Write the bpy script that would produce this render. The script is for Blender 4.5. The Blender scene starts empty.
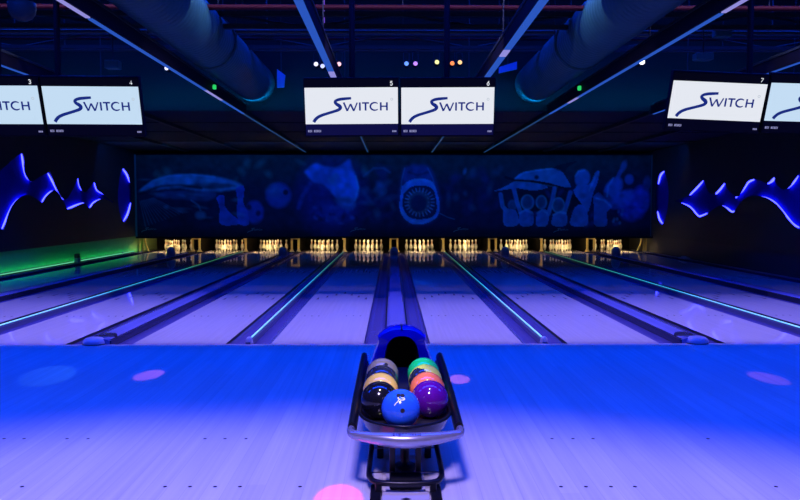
import bpy, bmesh, math, random
import numpy as np
from mathutils import Vector, Matrix, Euler

random.seed(7)
C = bpy.context.scene.collection
PI = math.pi

# ------------------------------------------------------------------ camera
W, H = 800, 500
F = 745.6
CAMX, CAMY, CAMZ = -0.05, -8.5, 1.585
cam_d = bpy.data.cameras.new('camera')
cam = bpy.data.objects.new('camera', cam_d)
C.objects.link(cam)
cam.location = (CAMX, CAMY, CAMZ)
cam.rotation_euler = (math.radians(90 - 3.38), 0, math.radians(-0.576))
cam_d.sensor_width = 36.0
cam_d.lens = 36.0 * F / W
cam_d.clip_end = 200
bpy.context.scene.camera = cam
ROT = cam.rotation_euler.to_matrix()
EYE = Vector((CAMX, CAMY, CAMZ))


def ray(px, py):
    return ROT @ Vector(((px - W / 2) / F, -(py - H / 2) / F, -1.0))


def on_y(px, py, Y):
    d = ray(px, py)
    return EYE + d * ((Y - EYE.y) / d.y)


def on_x(px, py, X):
    d = ray(px, py)
    return EYE + d * ((X - EYE.x) / d.x)


def on_z(px, py, Z):
    d = ray(px, py)
    return EYE + d * ((Z - EYE.z) / d.z)


# ------------------------------------------------------------------ materials
def mat(name, col, rough=0.5, metal=0.0, var=0.0, scale=20.0, stretch=(1, 1, 1), bump=0.0, spec=0.5, coat=0.0, rough_var=0.0):
    m = bpy.data.materials.new(name)
    m.use_nodes = True
    nt = m.node_tree
    b = nt.nodes['Principled BSDF']
    b.inputs['Base Color'].default_value = (*col, 1)
    b.inputs['Roughness'].default_value = rough
    b.inputs['Metallic'].default_value = metal
    b.inputs['Specular IOR Level'].default_value = spec
    b.inputs['Coat Weight'].default_value = coat
    b.inputs['Coat Roughness'].default_value = 0.08
    if var or bump or rough_var:
        tc = nt.nodes.new('ShaderNodeTexCoord')
        mp = nt.nodes.new('ShaderNodeMapping')
        mp.inputs['Scale'].default_value = stretch
        nz = nt.nodes.new('ShaderNodeTexNoise')
        nz.inputs['Scale'].default_value = scale
        nz.inputs['Detail'].default_value = 4
        nt.links.new(tc.outputs['Object'], mp.inputs['Vector'])
        nt.links.new(mp.outputs['Vector'], nz.inputs['Vector'])
        if var:
            mx = nt.nodes.new('ShaderNodeMix')
            mx.data_type = 'RGBA'
            mx.inputs['A'].default_value = (*[c * (1 - var) for c in col], 1)
            mx.inputs['B'].default_value = (*[min(1, c * (1 + var)) for c in col], 1)
            nt.links.new(nz.outputs['Fac'], mx.inputs['Factor'])
            nt.links.new(mx.outputs['Result'], b.inputs['Base Color'])
        if rough_var:
            mr = nt.nodes.new('ShaderNodeMapRange')
            mr.inputs['To Min'].default_value = max(0.02, rough - rough_var)
            mr.inputs['To Max'].default_value = rough + rough_var
            nt.links.new(nz.outputs['Fac'], mr.inputs['Value'])
            nt.links.new(mr.outputs['Result'], b.inputs['Roughness'])
        if bump:
            bp = nt.nodes.new('ShaderNodeBump')
            bp.inputs['Strength'].default_value = bump
            bp.inputs['Distance'].default_value = 0.01
            nt.links.new(nz.outputs['Fac'], bp.inputs['Height'])
            nt.links.new(bp.outputs['Normal'], b.inputs['Normal'])
    return m


def emat(name, col, strength, base=(0.003, 0.003, 0.003)):
    m = bpy.data.materials.new(name)
    m.use_nodes = True
    b = m.node_tree.nodes['Principled BSDF']
    b.inputs['Base Color'].default_value = (*base, 1)
    b.inputs['Emission Color'].default_value = (*col, 1)
    b.inputs['Emission Strength'].default_value = strength
    b.inputs['Roughness'].default_value = 0.6
    b.inputs['Specular IOR Level'].default_value = 0.03
    return m


def planks(name, col, rough, board, var=0.12, streak=0.10, seam=0.85, length=40.0):
    """Boards running along Y: per-board tone, fine grain streaks, thin seams."""
    m = bpy.data.materials.new(name)
    m.use_nodes = True
    nt = m.node_tree
    N, L = nt.nodes, nt.links
    b = N['Principled BSDF']
    tc = N.new('ShaderNodeTexCoord')
    sep = N.new('ShaderNodeSeparateXYZ')
    L.new(tc.outputs['Object'], sep.inputs[0])

    def math_(op, a, v=None, v2=None):
        n = N.new('ShaderNodeMath')
        n.operation = op
        for i, x in enumerate((a, v, v2)):
            if x is None:
                continue
            if isinstance(x, (int, float)):
                n.inputs[i].default_value = x
            else:
                L.new(x, n.inputs[i])
        return n.outputs[0]
    bx = math_('DIVIDE', sep.outputs['X'], board)
    idx = math_('FLOOR', bx)
    fr = math_('SUBTRACT', bx, idx)
    by = math_('ADD', math_('DIVIDE', sep.outputs['Y'], length * board), math_('MULTIPLY', idx, 0.377))
    idy = math_('FLOOR', by)
    cmb = N.new('ShaderNodeCombineXYZ')
    L.new(idx, cmb.inputs[0])
    L.new(idy, cmb.inputs[1])
    wn = N.new('ShaderNodeTexWhiteNoise')
    wn.noise_dimensions = '2D'
    L.new(cmb.outputs[0], wn.inputs['Vector'])
    mp = N.new('ShaderNodeMapping')
    mp.inputs['Scale'].default_value = (28, .5, 1)
    L.new(tc.outputs['Object'], mp.inputs['Vector'])
    nz = N.new('ShaderNodeTexNoise')
    nz.inputs['Scale'].default_value = 1.0
    nz.inputs['Detail'].default_value = 5
    L.new(mp.outputs['Vector'], nz.inputs['Vector'])
    tone = math_('ADD', math_('MULTIPLY', wn.outputs['Value'], 2 * var), 1 - var)
    tone = math_('MULTIPLY', tone, math_('ADD', math_('MULTIPLY', nz.outputs['Fac'], 4 * streak), 1 - 2 * streak))
    edge = math_('MINIMUM', fr, math_('SUBTRACT', 1.0, fr))
    sm = math_('GREATER_THAN', edge, 0.02)
    tone = math_('MULTIPLY', tone, math_('ADD', math_('MULTIPLY', sm, 1 - seam), seam))
    vm = N.new('ShaderNodeVectorMath')
    vm.operation = 'SCALE'
    vm.inputs[0].default_value = col
    L.new(tone, vm.inputs['Scale'])
    L.new(vm.outputs[0], b.inputs['Base Color'])
    rg = math_('ADD', math_('MULTIPLY', nz.outputs['Fac'], rough * 0.6), rough * 0.7)
    L.new(rg, b.inputs['Roughness'])
    return m


M = {}
M['approach'] = planks('pale maple approach boards', (0.62, 0.60, 0.62), 0.33, 0.11, var=0.05, streak=0.13)
M['lane'] = planks('pale lane boards', (0.55, 0.50, 0.56), 0.045, 0.027, var=0.025, streak=0.05, seam=0.97)
M['lane_edge'] = mat('dark lane edge', (0.012, 0.012, 0.02), 0.6)
M['arrow'] = mat('dark lane arrow marks', (0.04, 0.03, 0.05), 0.8, spec=0.05)
M['gutter'] = mat('blue grey gutter plastic', (0.095, 0.085, 0.28), 0.25, var=0.06, scale=3)
M['divider'] = mat('dark divider capping', (0.10, 0.10, 0.20), 0.3, var=0.08)
M['track'] = mat('blue grey track cover', (0.16, 0.17, 0.46), 0.22, var=0.04)
M['rail_dark'] = mat('dark glossy track rail', (0.03, 0.03, 0.06), 0.18)
M['rail_metal'] = mat('satin track rail', (0.45, 0.42, 0.42), 0.22, metal=1.0, var=0.2, scale=9, bump=0.25)
M['knob'] = mat('polished blue grey cap', (0.58, 0.52, 0.72), 0.2, metal=0.1)
M['black'] = mat('matt black paint', (0.004, 0.0045, 0.008), 0.6, var=0.25, scale=6, spec=0.05)
M['ceil'] = mat('dark ceiling paint', (0.004, 0.007, 0.007), 0.8, var=0.4, scale=2, spec=0.04)
M['soffit'] = mat('dark soffit panels', (0.008, 0.015, 0.020), 0.7, var=0.2, scale=1.5, spec=0.2)
M['soffit_face'] = mat('dark blue soffit face', (0.003, 0.010, 0.009), 0.7, var=0.2, scale=1.5, spec=0.04)
M['panel'] = mat('black wall panel', (0.012, 0.014, 0.02), 0.55, var=0.3, scale=5)
M['wall'] = mat('dark side wall paint', (0.03, 0.03, 0.04), 0.7, var=0.15)
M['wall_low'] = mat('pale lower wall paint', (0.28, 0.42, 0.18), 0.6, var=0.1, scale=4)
M['wall_low_unlit'] = mat('unlit lower wall paint', (0.035, 0.035, 0.045), 0.6, var=0.1, scale=4)  # right band's shade put into its colour, as no strip lights it
M['backing'] = mat('blue recess backing', (0.006, 0.012, 0.30), 0.8, var=0.05, spec=0.05)
M['duct'] = mat('galvanised duct', (0.014, 0.075, 0.062), 0.5, metal=0.0, var=0.25, scale=3, spec=0.15)
M['pipe'] = mat('painted pipe', (0.02, 0.035, 0.03), 0.5, var=0.15, spec=.12)
M['pipe_red'] = mat('red painted sprinkler pipe', (0.025, 0.002, 0.003), 0.6, var=0.15, spec=.1)
M['steel'] = mat('dark painted steel', (0.012, 0.02, 0.018), 0.55, var=0.2, spec=.12)
M['hood'] = mat('royal blue plastic hood', (0.012, 0.016, 0.75), 0.22, var=0.05, coat=0.4)
M['hood_dark'] = mat('black tunnel lining', (0.004, 0.004, 0.006), 0.8, var=0.2)
M['chrome'] = mat('satin silver bar', (0.33, 0.33, 0.45), 0.24, metal=0.6, var=0.03)
M['tube'] = mat('black powder coated tube', (0.006, 0.0065, 0.012), 0.3, var=0.1, spec=.25)
M['tray'] = mat('dark moulded tray', (0.022, 0.02, 0.035), 0.2, var=0.1)
M['mark'] = mat('dark lettering', (0.01, 0.01, 0.03), 0.5)
M['pin'] = mat('white pin plastic', (0.86, 0.82, 0.74), 0.25, var=0.03)
M['pin_red'] = mat('red pin neck stripe', (0.70, 0.42, 0.28), 0.3)
M['kick'] = mat('yellow kickback plate', (0.60, 0.46, 0.16), 0.5, var=0.12, scale=8)
M['pit'] = mat('dark pit lining', (0.005, 0.004, 0.004), 0.8, var=0.3, spec=.1)
M['white_print'] = mat('white print', (0.9, 0.9, 0.95), 0.4)
M['foot'] = mat('pale base plate', (0.5, 0.48, 0.6), 0.35)
M['grey_box'] = mat('grey sensor box', (0.35, 0.33, 0.33), 0.5)
M['red_box'] = mat('dark red sensor cap', (0.12, 0.015, 0.015), 0.5)

M['led_blue'] = emat('blue light strip', (0.022, 0.09, 0.50), 1.0)
M['led_dim'] = emat('dim blue light strip', (0.012, 0.05, 0.16), 1.0)
M['led_pale'] = emat('pale violet light strip', (0.28, 0.26, 0.70), 1.0)
M['led_wall'] = emat('blue wave light', (0.03, 0.033, 1.0), 11.0)
M['led_green'] = emat('green base light', (0.16, 0.75, 0.42), 0.8)
M['glint_green'] = emat('green glint', (0.03, 0.8, 0.18), 0.8)
M['pit_lamp'] = emat('warm pin lamp', (1.0, 0.72, 0.30), 300.0)
M['scr_white'] = emat('white screen field', (0.78, 0.81, 0.88), 1.0)
M['scr_blue'] = emat('pale blue screen field', (0.55, 0.72, 0.90), 1.0)
M['scr_top'] = emat('black screen strip', (0.001, 0.001, 0.004), 1.0)
M['scr_low'] = emat('navy screen strip', (0.004, 0.004, 0.05), 1.0)
M['scr_low2'] = emat('black navy screen strip', (0.001, 0.001, 0.008), 1.0)
M['scr_logo'] = emat('navy logo', (0.008, 0.022, 0.21), 1.0)
M['scr_mark'] = emat('grey registered mark', (0.5, 0.56, 0.64), 1.0)
M['scr_num'] = emat('white lane number', (0.75, 0.78, 0.85), 1.0)
M['scr_txt'] = emat('small pale screen text', (0.25, 0.25, 0.5), 1.0)
M['neon'] = emat('violet neon rod', (0.16, 0.06, 0.6), 1.0)


# green to cyan strip: colour changes along its length
def led_gradient():
    m = bpy.data.materials.new('green to cyan light strip')
    m.use_nodes = True
    nt = m.node_tree
    b = nt.nodes['Principled BSDF']
    tc = nt.nodes.new('ShaderNodeTexCoord')
    sp = nt.nodes.new('ShaderNodeSeparateXYZ')
    rp = nt.nodes.new('ShaderNodeValToRGB')
    e = rp.color_ramp.elements
    e[0].position = 0.0
    e[0].color = (0.10, 0.62, 1.0, 1)
    e[1].position = 1.0
    e[1].color = (0.03, 0.15, 0.02, 1)
    for p, c in ((0.22, (0.03, 0.44, 0.62, 1)), (0.5, (0.02, 0.32, 0.24, 1)), (0.75, (0.03, 0.20, 0.05, 1))):
        x = e.new(p)
        x.color = c
    nt.links.new(tc.outputs['Generated'], sp.inputs[0])
    nt.links.new(sp.outputs['Y'], rp.inputs[0])
    nt.links.new(rp.outputs[0], b.inputs['Emission Color'])
    b.inputs['Emission Strength'].default_value = 1.0
    return m


M['led_lane'] = led_gradient()


def ball_mat(name, col, rough=0.12, col2=None, scale=3.0, thr=0.5, marble=0.15):
    m = bpy.data.materials.new(name)
    m.use_nodes = True
    nt = m.node_tree
    b = nt.nodes['Principled BSDF']
    tc = nt.nodes.new('ShaderNodeTexCoord')
    nz = nt.nodes.new('ShaderNodeTexNoise')
    nz.inputs['Scale'].default_value = scale * 6
    nz.inputs['Detail'].default_value = 6
    nz.inputs['Distortion'].default_value = 1.2
    nt.links.new(tc.outputs['Object'], nz.inputs['Vector'])
    mx = nt.nodes.new('ShaderNodeMix')
    mx.data_type = 'RGBA'
    mx.inputs['A'].default_value = (*[c * (1 - marble) for c in col], 1)
    mx.inputs['B'].default_value = (*[min(1, c * (1 + marble)) for c in (col2 or col)], 1)
    nt.links.new(nz.outputs['Fac'], mx.inputs['Factor'])
    nt.links.new(mx.outputs['Result'], b.inputs['Base Color'])
    b.inputs['Roughness'].default_value = rough
    return m


# ------------------------------------------------------------------ mesh builder
class MB:
    def __init__(s):
        s.v, s.f, s.m, s.sm = [], [], [], []
        s.mats = []

    def mi(s, m):
        if m not in s.mats:
            s.mats.append(m)
        return s.mats.index(m)

    def add(s, vs, fs, m, smooth=False):
        o = len(s.v)
        k = s.mi(m)
        s.v += [tuple(p) for p in vs]
        for f in fs:
            s.f.append([i + o for i in f])
            s.m.append(k)
            s.sm.append(smooth)
        return s

    def box(s, x0, x1, y0, y1, z0, z1, m, bev=0.0, M4=None):
        if bev > 0:
            bm = bmesh.new()
            bmesh.ops.create_cube(bm, size=1)
            for v in bm.verts:
                v.co = Vector(((v.co.x + .5) * (x1 - x0) + x0, (v.co.y + .5) * (y1 - y0) + y0, (v.co.z + .5) * (z1 - z0) + z0))
            bmesh.ops.bevel(bm, geom=bm.edges[:], offset=bev, segments=2, affect='EDGES', profile=0.5)
            bm.verts.index_update()
            vs = [v.co.copy() for v in bm.verts]
            fs = [[v.index for v in f.verts] for f in bm.faces]
            bm.free()
        else:
            vs = [Vector(p) for p in ((x0, y0, z0), (x1, y0, z0), (x1, y1, z0), (x0, y1, z0), (x0, y0, z1), (x1, y0, z1), (x1, y1, z1), (x0, y1, z1))]
            fs = [(0, 3, 2, 1), (4, 5, 6, 7), (0, 1, 5, 4), (1, 2, 6, 5), (2, 3, 7, 6), (3, 0, 4, 7)]
        if M4 is not None:
            vs = [M4 @ v for v in vs]
        return s.add(vs, fs, m)

    def tube(s, pts, r, m, n=10, close=False, caps=True, flat=1.0):
        pts = [Vector(p) for p in pts]
        k = len(pts)
        rs = r if isinstance(r, (list, tuple)) else [r] * k
        vs, fs = [], []
        up0 = None
        for i, p in enumerate(pts):
            a = pts[(i - 1) % k] if (close or i > 0) else p
            b = pts[(i + 1) % k] if (close or i < k - 1) else p
            t = (b - a).normalized()
            if up0 is None:
                up0 = Vector((0, 0, 1)) if abs(t.z) < 0.9 else Vector((0, 1, 0))
            u = (up0 - t * up0.dot(t)).normalized()
            up0 = u
            w = t.cross(u)
            for j in range(n):
                a_ = 2 * PI * j / n
                vs.append(p + (w * math.cos(a_) + u * math.sin(a_) * flat) * rs[i])
        for i in range(k if close else k - 1):
            for j in range(n):
                i2 = (i + 1) % k
                fs.append((i * n + j, i * n + (j + 1) % n, i2 * n + (j + 1) % n, i2 * n + j))
        s.add(vs, fs, m, True)
        if caps and not close:
            s.add([vs[j] for j in range(n)], [list(range(n))[::-1]], m)
            s.add([vs[(k - 1) * n + j] for j in range(n)], [list(range(n))], m)
        return s

    def lathe(s, prof, m, n=24, M4=None, mats=None, axis='z'):
        vs, fs = [], []
        for (r, z) in prof:
            for j in range(n):
                a = 2 * PI * j / n
                vs.append(Vector((r * math.cos(a), r * math.sin(a), z)))
        if M4 is not None:
            vs = [M4 @ v for v in vs]
        for i in range(len(prof) - 1):
            row = [(i * n + j, i * n + (j + 1) % n, (i + 1) * n + (j + 1) % n, (i + 1) * n + j) for j in range(n)]
            if mats:
                o = len(s.v)
                fs.append((row, mats[i]))
            else:
                fs.append((row, m))
        o = len(s.v)
        s.v += [tuple(v) for v in vs]
        for row, mm in fs:
            k = s.mi(mm)
            for f in row:
                s.f.append([i + o for i in f])
                s.m.append(k)
                s.sm.append(True)
        return s

    def grid(s, rows, m, smooth=True, wrap=False):
        """rows: list of equal-length point lists, skinned together."""
        n = len(rows[0])
        vs = [p for r in rows for p in r]
        fs = []
        for i in range(len(rows) - 1):
            for j in range(n if wrap else n - 1):
                fs.append((i * n + j, i * n + (j + 1) % n, (i + 1) * n + (j + 1) % n, (i + 1) * n + j))
        return s.add(vs, fs, m, smooth)

    def build(s, name, parent=None, loc=(0, 0, 0)):
        me = bpy.data.meshes.new(name)
        me.from_pydata(s.v, [], s.f)
        for m in s.mats:
            me.materials.append(m)
        me.polygons.foreach_set('material_index', s.m)
        me.polygons.foreach_set('use_smooth', s.sm)
        me.validate()
        me.update()
        o = bpy.data.objects.new(name, me)
        C.objects.link(o)
        o.location = loc
        if parent is not None:
            o.parent = parent
        return o


def tag(o, label=None, cat=None, group=None, kind=None):
    if label:
        o['label'] = label
    if cat:
        o['category'] = cat
    if group:
        o['group'] = group
    if kind:
        o['kind'] = kind
    return o


def empty(name, loc, label, cat, group=None, rot=(0, 0, 0)):
    o = bpy.data.objects.new(name, None)
    C.objects.link(o)
    o.location = loc
    o.rotation_euler = rot
    o.empty_display_size = 0.1
    return tag(o, label, cat, group)


def copy_tree(o, parent=None):
    c = o.copy()
    C.objects.link(c)
    c.parent = parent
    for ch in list(o.children):
        copy_tree(ch, c)
    return c


def bez(pts, n=10):
    """Catmull-Rom through pts."""
    P = [Vector(p) for p in pts]
    out = []
    for i in range(len(P) - 1):
        p0 = P[max(i - 1, 0)]
        p1, p2 = P[i], P[i + 1]
        p3 = P[min(i + 2, len(P) - 1)]
        for k in range(n):
            t = k / n
            out.append(0.5 * ((2 * p1) + (p2 - p0) * t + (2 * p0 - 5 * p1 + 4 * p2 - p3) * t * t + (3 * p1 - p0 - 3 * p2 + p3) * t ** 3))
    out.append(P[-1])
    return out


# ------------------------------------------------------------------ layout constants
PAIR = 3.42
TRACKS = [-2 * PAIR, -PAIR, 0.0, PAIR, 2 * PAIR]
DIVS = [-1.5 * PAIR, -0.5 * PAIR, 0.5 * PAIR, 1.5 * PAIR]
LW = 1.066
GW = 0.235
TH = 0.147           # half width of a ball return track
LANES = sorted([t + s * (TH + GW + LW / 2) for t in TRACKS for s in (-1, 1)])
DECK_END = 18.9
HEAD = 17.62
MASK_Y = 16.95
WX = 8.87
ORD = ['first', 'second', 'third', 'fourth', 'fifth']


def which_lane(i):
    return f'{ORD[i]} lane from the left wall' if i < 5 else f'{ORD[9 - i]} lane from the right wall'


CEIL = 6.0
SOF_Y, SOF_Z = 6.3, 3.46

# ------------------------------------------------------------------ setting
b = MB()
b.box(-WX, WX, -9.6, 0.0, -0.15, 0.0, M['approach'])
b.box(-WX, WX, 0.0, 21.0, -0.30, -0.15, M['pit'])
floor_o = b.build('floor')
tag(floor_o, 'pale wooden approach floor in front of the lanes', 'floor', kind='structure')
# small dark dots set in the approach
b = MB()
for row_y, pxs in ((438.8, (4, 24, 67, 88, 205, 225, 246, 552, 573, 593, 708)), (486.8, (22, 165, 190, 215, 240, 300, 561, 586, 611, 635, 776))):
    for px in pxs:
        p = on_z(px, row_y, 0.0)
        vs = [(p.x + 0.012 * math.cos(a * PI / 5), p.y + 0.012 * math.sin(a * PI / 5), 0.0012) for a in range(10)]
        b.add(vs, [list(range(10))], M['arrow'])
b.build('approach_dots', parent=floor_o)

b = MB()
b.box(-WX - 0.2, WX + 0.2, -9.6, SOF_Y, CEIL, CEIL + 0.15, M['ceil'])
tag(b.build('ceiling'), 'dark high ceiling over the approach', 'ceiling', kind='structure')
b = MB()
b.box(-WX - 0.0, WX + 0.0, SOF_Y, 20.4, SOF_Z, SOF_Z + 0.1, M['soffit'])
b.box(-WX, WX, SOF_Y, SOF_Y + 0.12, SOF_Z + 0.1, CEIL, M['soffit_face'])
for yy in (8.4, 10.5, 13.2):
    b.box(-WX + 0.02, WX - 0.02, yy, yy + 0.05, SOF_Z - 0.012, SOF_Z, M['soffit_face'])
b.box(-WX, WX, SOF_Y - 0.06, SOF_Y, SOF_Z - 0.02, SOF_Z + 0.1, M['soffit_face'])
tag(b.build('ceiling_soffit'), 'lower dark ceiling over the far lanes', 'ceiling', kind='structure')
b = MB()
b.box(-WX - 0.2, WX + 0.2, 20.4, 20.55, -0.3, CEIL, M['pit'])
tag(b.build('wall_back'), 'dark wall behind the pins', 'wall', kind='structure')
for side, nm, low in ((-1, 'left', 'wall_low'), (1, 'right', 'wall_low_unlit')):
    b = MB()
    x0, x1 = sorted((side * WX, side * (WX + 0.15)))
    b.box(x0, x1, -9.6, 20.4, 0.56, CEIL, M['wall'])
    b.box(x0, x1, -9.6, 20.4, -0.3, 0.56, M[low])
    tag(b.build('wall_' + nm), f'dark {nm} side wall with a low band along the lane', 'wall', kind='structure')
    # flat ledge between the outer gutter and the wall
    b = MB()
    xin = side * (2 * PAIR + TH + GW + LW + GW)
    x0, x1 = sorted((xin, side * WX))
    b.box(x0, x1, 0.0, DECK_END, -0.15, 0.02, M['rail_dark'])
    b.box(*sorted((xin, xin + side * 0.05)), 0.0, 16.85, 0.02, 0.05, M['divider'])
    tag(b.build('trim_1' if side < 0 else 'trim_2'), f'dark ledge at the foot of the {nm} wall', 'trim', kind='structure')

# ------------------------------------------------------------------ lanes
for i, x in enumerate(LANES):
    root = empty('bowling_lane', (x, 0, 0), f'pale glossy bowling lane with grey gutters, {which_lane(i)}', 'bowling lane', 'bowling lanes')
    b = MB()
    hw = LW / 2
    b.add([(-hw, 0, 0), (hw, 0, 0), (hw, DECK_END, 0), (-hw, DECK_END, 0)], [(0, 1, 2, 3)], M['lane'])
    b.add([(-hw, 0, 0), (hw, 0, 0), (hw, DECK_END, 0), (-hw, DECK_END, 0), (-hw, 0, -.15), (hw, 0, -.15), (hw, DECK_END, -.15), (-hw, DECK_END, -.15)],
          [(0, 4, 5, 1), (1, 5, 6, 2), (2, 6, 7, 3), (3, 7, 4, 0), (4, 7, 6, 5)], M['lane_edge'])
    for k in range(-3, 4):
        ax, ay = k * 0.137, 4.75 - abs(k) * 0.28 + 0.35
        b.add([(ax - .022, ay - .15, .0012), (ax + .022, ay - .15, .0012), (ax, ay + .15, .0012)], [(0, 1, 2)], M['arrow'])
    for k in (-4, -3, -2, 2, 3, 4):
        b.add([(k * .1 + .012 * math.cos(a * PI / 4), 2.2 + .03 * math.sin(a * PI / 4), .0012) for a in range(8)], [list(range(8))], M['arrow'])
    b.build('lane_bed', root)
    for s in (-1, 1):
        g = MB()
        prof = []
        for k in range(9):
            a = PI * k / 8
            prof.append((-math.cos(a) * (GW / 2 - .004), -0.036 - 0.052 * math.sin(a) ** 0.7))
        rows = []
        for yy in (0.0, 6.0, 12.0, DECK_END):
            rows.append([(s * (hw + GW / 2) + px, yy, pz) for px, pz in prof])
        if True:
            g.grid([list(r) for r in zip(*rows)], M['gutter'])
            # underside so the trough is a solid channel
            xa, xb = s * (hw + GW / 2) - GW / 2 + .001, s * (hw + GW / 2) + GW / 2 - .001
            g.add([(xa, 0, -.15), (xb, 0, -.15), (xb, DECK_END, -.15), (xa, DECK_END, -.15), (xa, 0, -.036), (xb, 0, -.036), (xb, DECK_END, -.036), (xa, DECK_END, -.036)],
                  [(0, 3, 2, 1), (1, 2, 6, 5), (0, 4, 7, 3)], M['gutter'])
        g.build('gutter', root)

# ------------------------------------------------------------------ dividers with light strips
DN = ['outer left', 'inner left', 'inner right', 'outer right']
for i, x in enumerate(DIVS):
    root = empty('lane_divider', (x, 0, 0), f'narrow lane divider carrying a green and cyan light strip, {DN[i]} of the four', 'divider', 'lit lane dividers')
    dw = PAIR / 2 - (TH + GW + LW + GW)
    b = MB()
    b.box(-dw, dw, 0.0, 16.8, -.15, .022, M['divider'])
    b.box(-dw * .55, dw * .55, 0.12, 16.8, .022, .034, M['divider'])
    b.build('divider_body', root)
    b = MB()
    b.tube([(0, 0.22, .045), (0, 6, .045), (0, 12, .045), (0, 16.75, .045)], 0.0078, M['led_lane'], n=8)
    b.build('light_strip', root)
    b = MB()
    prof = [(0.0001, .075), (.018, .072), (.032, .06), (.04, .04), (.042, .022), (.05, .012), (.05, 0)]
    b.lathe(prof, M['knob'], 16, Matrix.Translation((0, 0.08, 0.0)))
    b.build('end_knob', root)

# ------------------------------------------------------------------ ball return tracks
TN = ['far left', 'left', 'centre', 'right', 'far right']
for i, x in enumerate(TRACKS):
    lab = f'low blue ball return track between two lanes, {TN[i]} of the five' if i != 2 else 'low ball return track running straight down the middle to the blue hood'
    root = empty('ball_return_track', (x, 0, 0), lab, 'ball track', 'ball return tracks')
    b = MB()
    prof = [(-TH + .02, -.15), (-TH + .02, .035), (-TH + .045, .055), (-.07, .062), (.07, .062), (TH - .045, .055), (TH - .02, .035), (TH - .02, -.15)]
    b.grid([[(px, yy, pz) for yy in (0.0, 5.0, 10.0, 15.95)] for px, pz in prof], M['track'], smooth=False)
    b.add([(px, 0, pz) for px, pz in prof], [list(range(8))], M['track'])
    b.build('track_cover', root)
    for s in (-1, 1):
        r = MB()
        x0, x1 = sorted((s * (TH - .018), s * (TH - .001)))
        r.box(x0, x1, 0, 16.85, -.15, .042, M['rail_dark'])
        x0, x1 = sorted((s * (TH - .02), s * (TH - .001)))
        r.box(x0, x1, 0.0, 16.85, .042, .052, M['rail_metal'])
        r.build('side_rail', root)
    # dark ball-exit dome near the pins
    d = MB()
    prof = [(.0001, .30), (.05, .29), (.085, .25), (.105, .18), (.115, .08), (.12, -.02)]
    d.lathe(prof, M['divider'], 16, Matrix.Translation((0, 14.4, 0.03)) @ Matrix.Diagonal((1.15, 1.8, 1, 1)))
    d.build('exit_dome', root)
    if i != 2:
        k = MB()
        ox = math.copysign(.055, x)
        prof = [(.0001, .085), (.05, .083), (.09, .074), (.118, .055), (.13, .03), (.13, .012)]
        k.lathe(prof, M['knob'], 28, Matrix.Translation((ox, 0.02, 0)) @ Matrix.Diagonal((1, .8, 1, 1)))
        prof = [(.137, .012), (.137, 0.001)]
        k.lathe(prof, M['rail_dark'], 28, Matrix.Translation((ox, 0.02, 0)) @ Matrix.Diagonal((1, .8, 1, 1)))
        k.build('nose_cap', root)
        j = MB()   # dark skirt the cover dives into
        prof = [(.0001, .08), (.06, .078), (.10, .07), (.12, .04), (.125, -.0)]
        j.lathe(prof, M['rail_dark'], 20, Matrix.Translation((0, 0.25, 0)) @ Matrix.Diagonal((1, 1.6, 1, 1)))
        j.build('end_skirt', root)

# ------------------------------------------------------------------ pin deck: pins, kickbacks, lamps, pit
prof = [(.0001, 0), (.026, 0), (.0285, .006), (.036, .03), (.0475, .06), (.0575, .09), (.0605, .114), (.0585, .145), (.0495, .185), (.037, .22),
        (.0265, .248), (.0232, .262), (.0238, .276), (.0275, .30), (.0315, .325), (.0324, .342), (.0295, .36), (.021, .374), (.010, .380), (.0001, .381)]
pm = []
for a in range(len(prof) - 1):
    z = (prof[a][1] + prof[a + 1][1]) / 2
    pm.append(M['pin_red'] if (.23 < z < .25 or .262 < z < .29) else M['pin'])
b = MB()
b.lathe(prof, M['pin'], 20, mats=pm)
pin0 = b.build('bowling_pin')
PINPOS = [(0, 0, 'head pin at the front'), (-.5, 1, 'left pin of the second row'), (.5, 1, 'right pin of the second row'),
          (-1, 2, 'left pin of the third row'), (0, 2, 'middle pin of the third row'), (1, 2, 'right pin of the third row'),
          (-1.5, 3, 'outer left pin of the back row'), (-.5, 3, 'inner left pin of the back row'), (.5, 3, 'inner right pin of the back row'), (1.5, 3, 'outer right pin of the back row')]
SP = .3048
first = True
for i, x in enumerate(LANES):
    for (cx, r, nm) in PINPOS:
        o = pin0 if first else pin0.copy()
        if not first:
            C.objects.link(o)
        first = False
        o.location = (x + cx * SP, HEAD + r * SP * math.sqrt(3) / 2, 0)
        tag(o, f'white {nm}, {which_lane(i)}', 'bowling pin', f'pins on the {which_lane(i)}')


def kick_plate(b, x, w):
    """Upright plate with a curved foot, its front edge facing the player."""
    pr = [(16.97, .0), (16.97, .50), (19.65, .50), (19.65, .0)]
    x0, x1 = x - w / 2, x + w / 2
    b.box(x0, x1, 17.35, 19.4, .0, .60, M['pit'])
    for k in range(6):
        e = .05 * (1 - k / 6) ** 2
        b.box(x0 - .010 - e, x1 + .010 + e, 17.302, 17.348, .0 + k * .02, .02 + k * .02, M['kick'])
    b.box(x0 - .012, x1 + .012, 17.3, 17.35, .0, .60, M['kick'], bev=.008)


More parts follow.
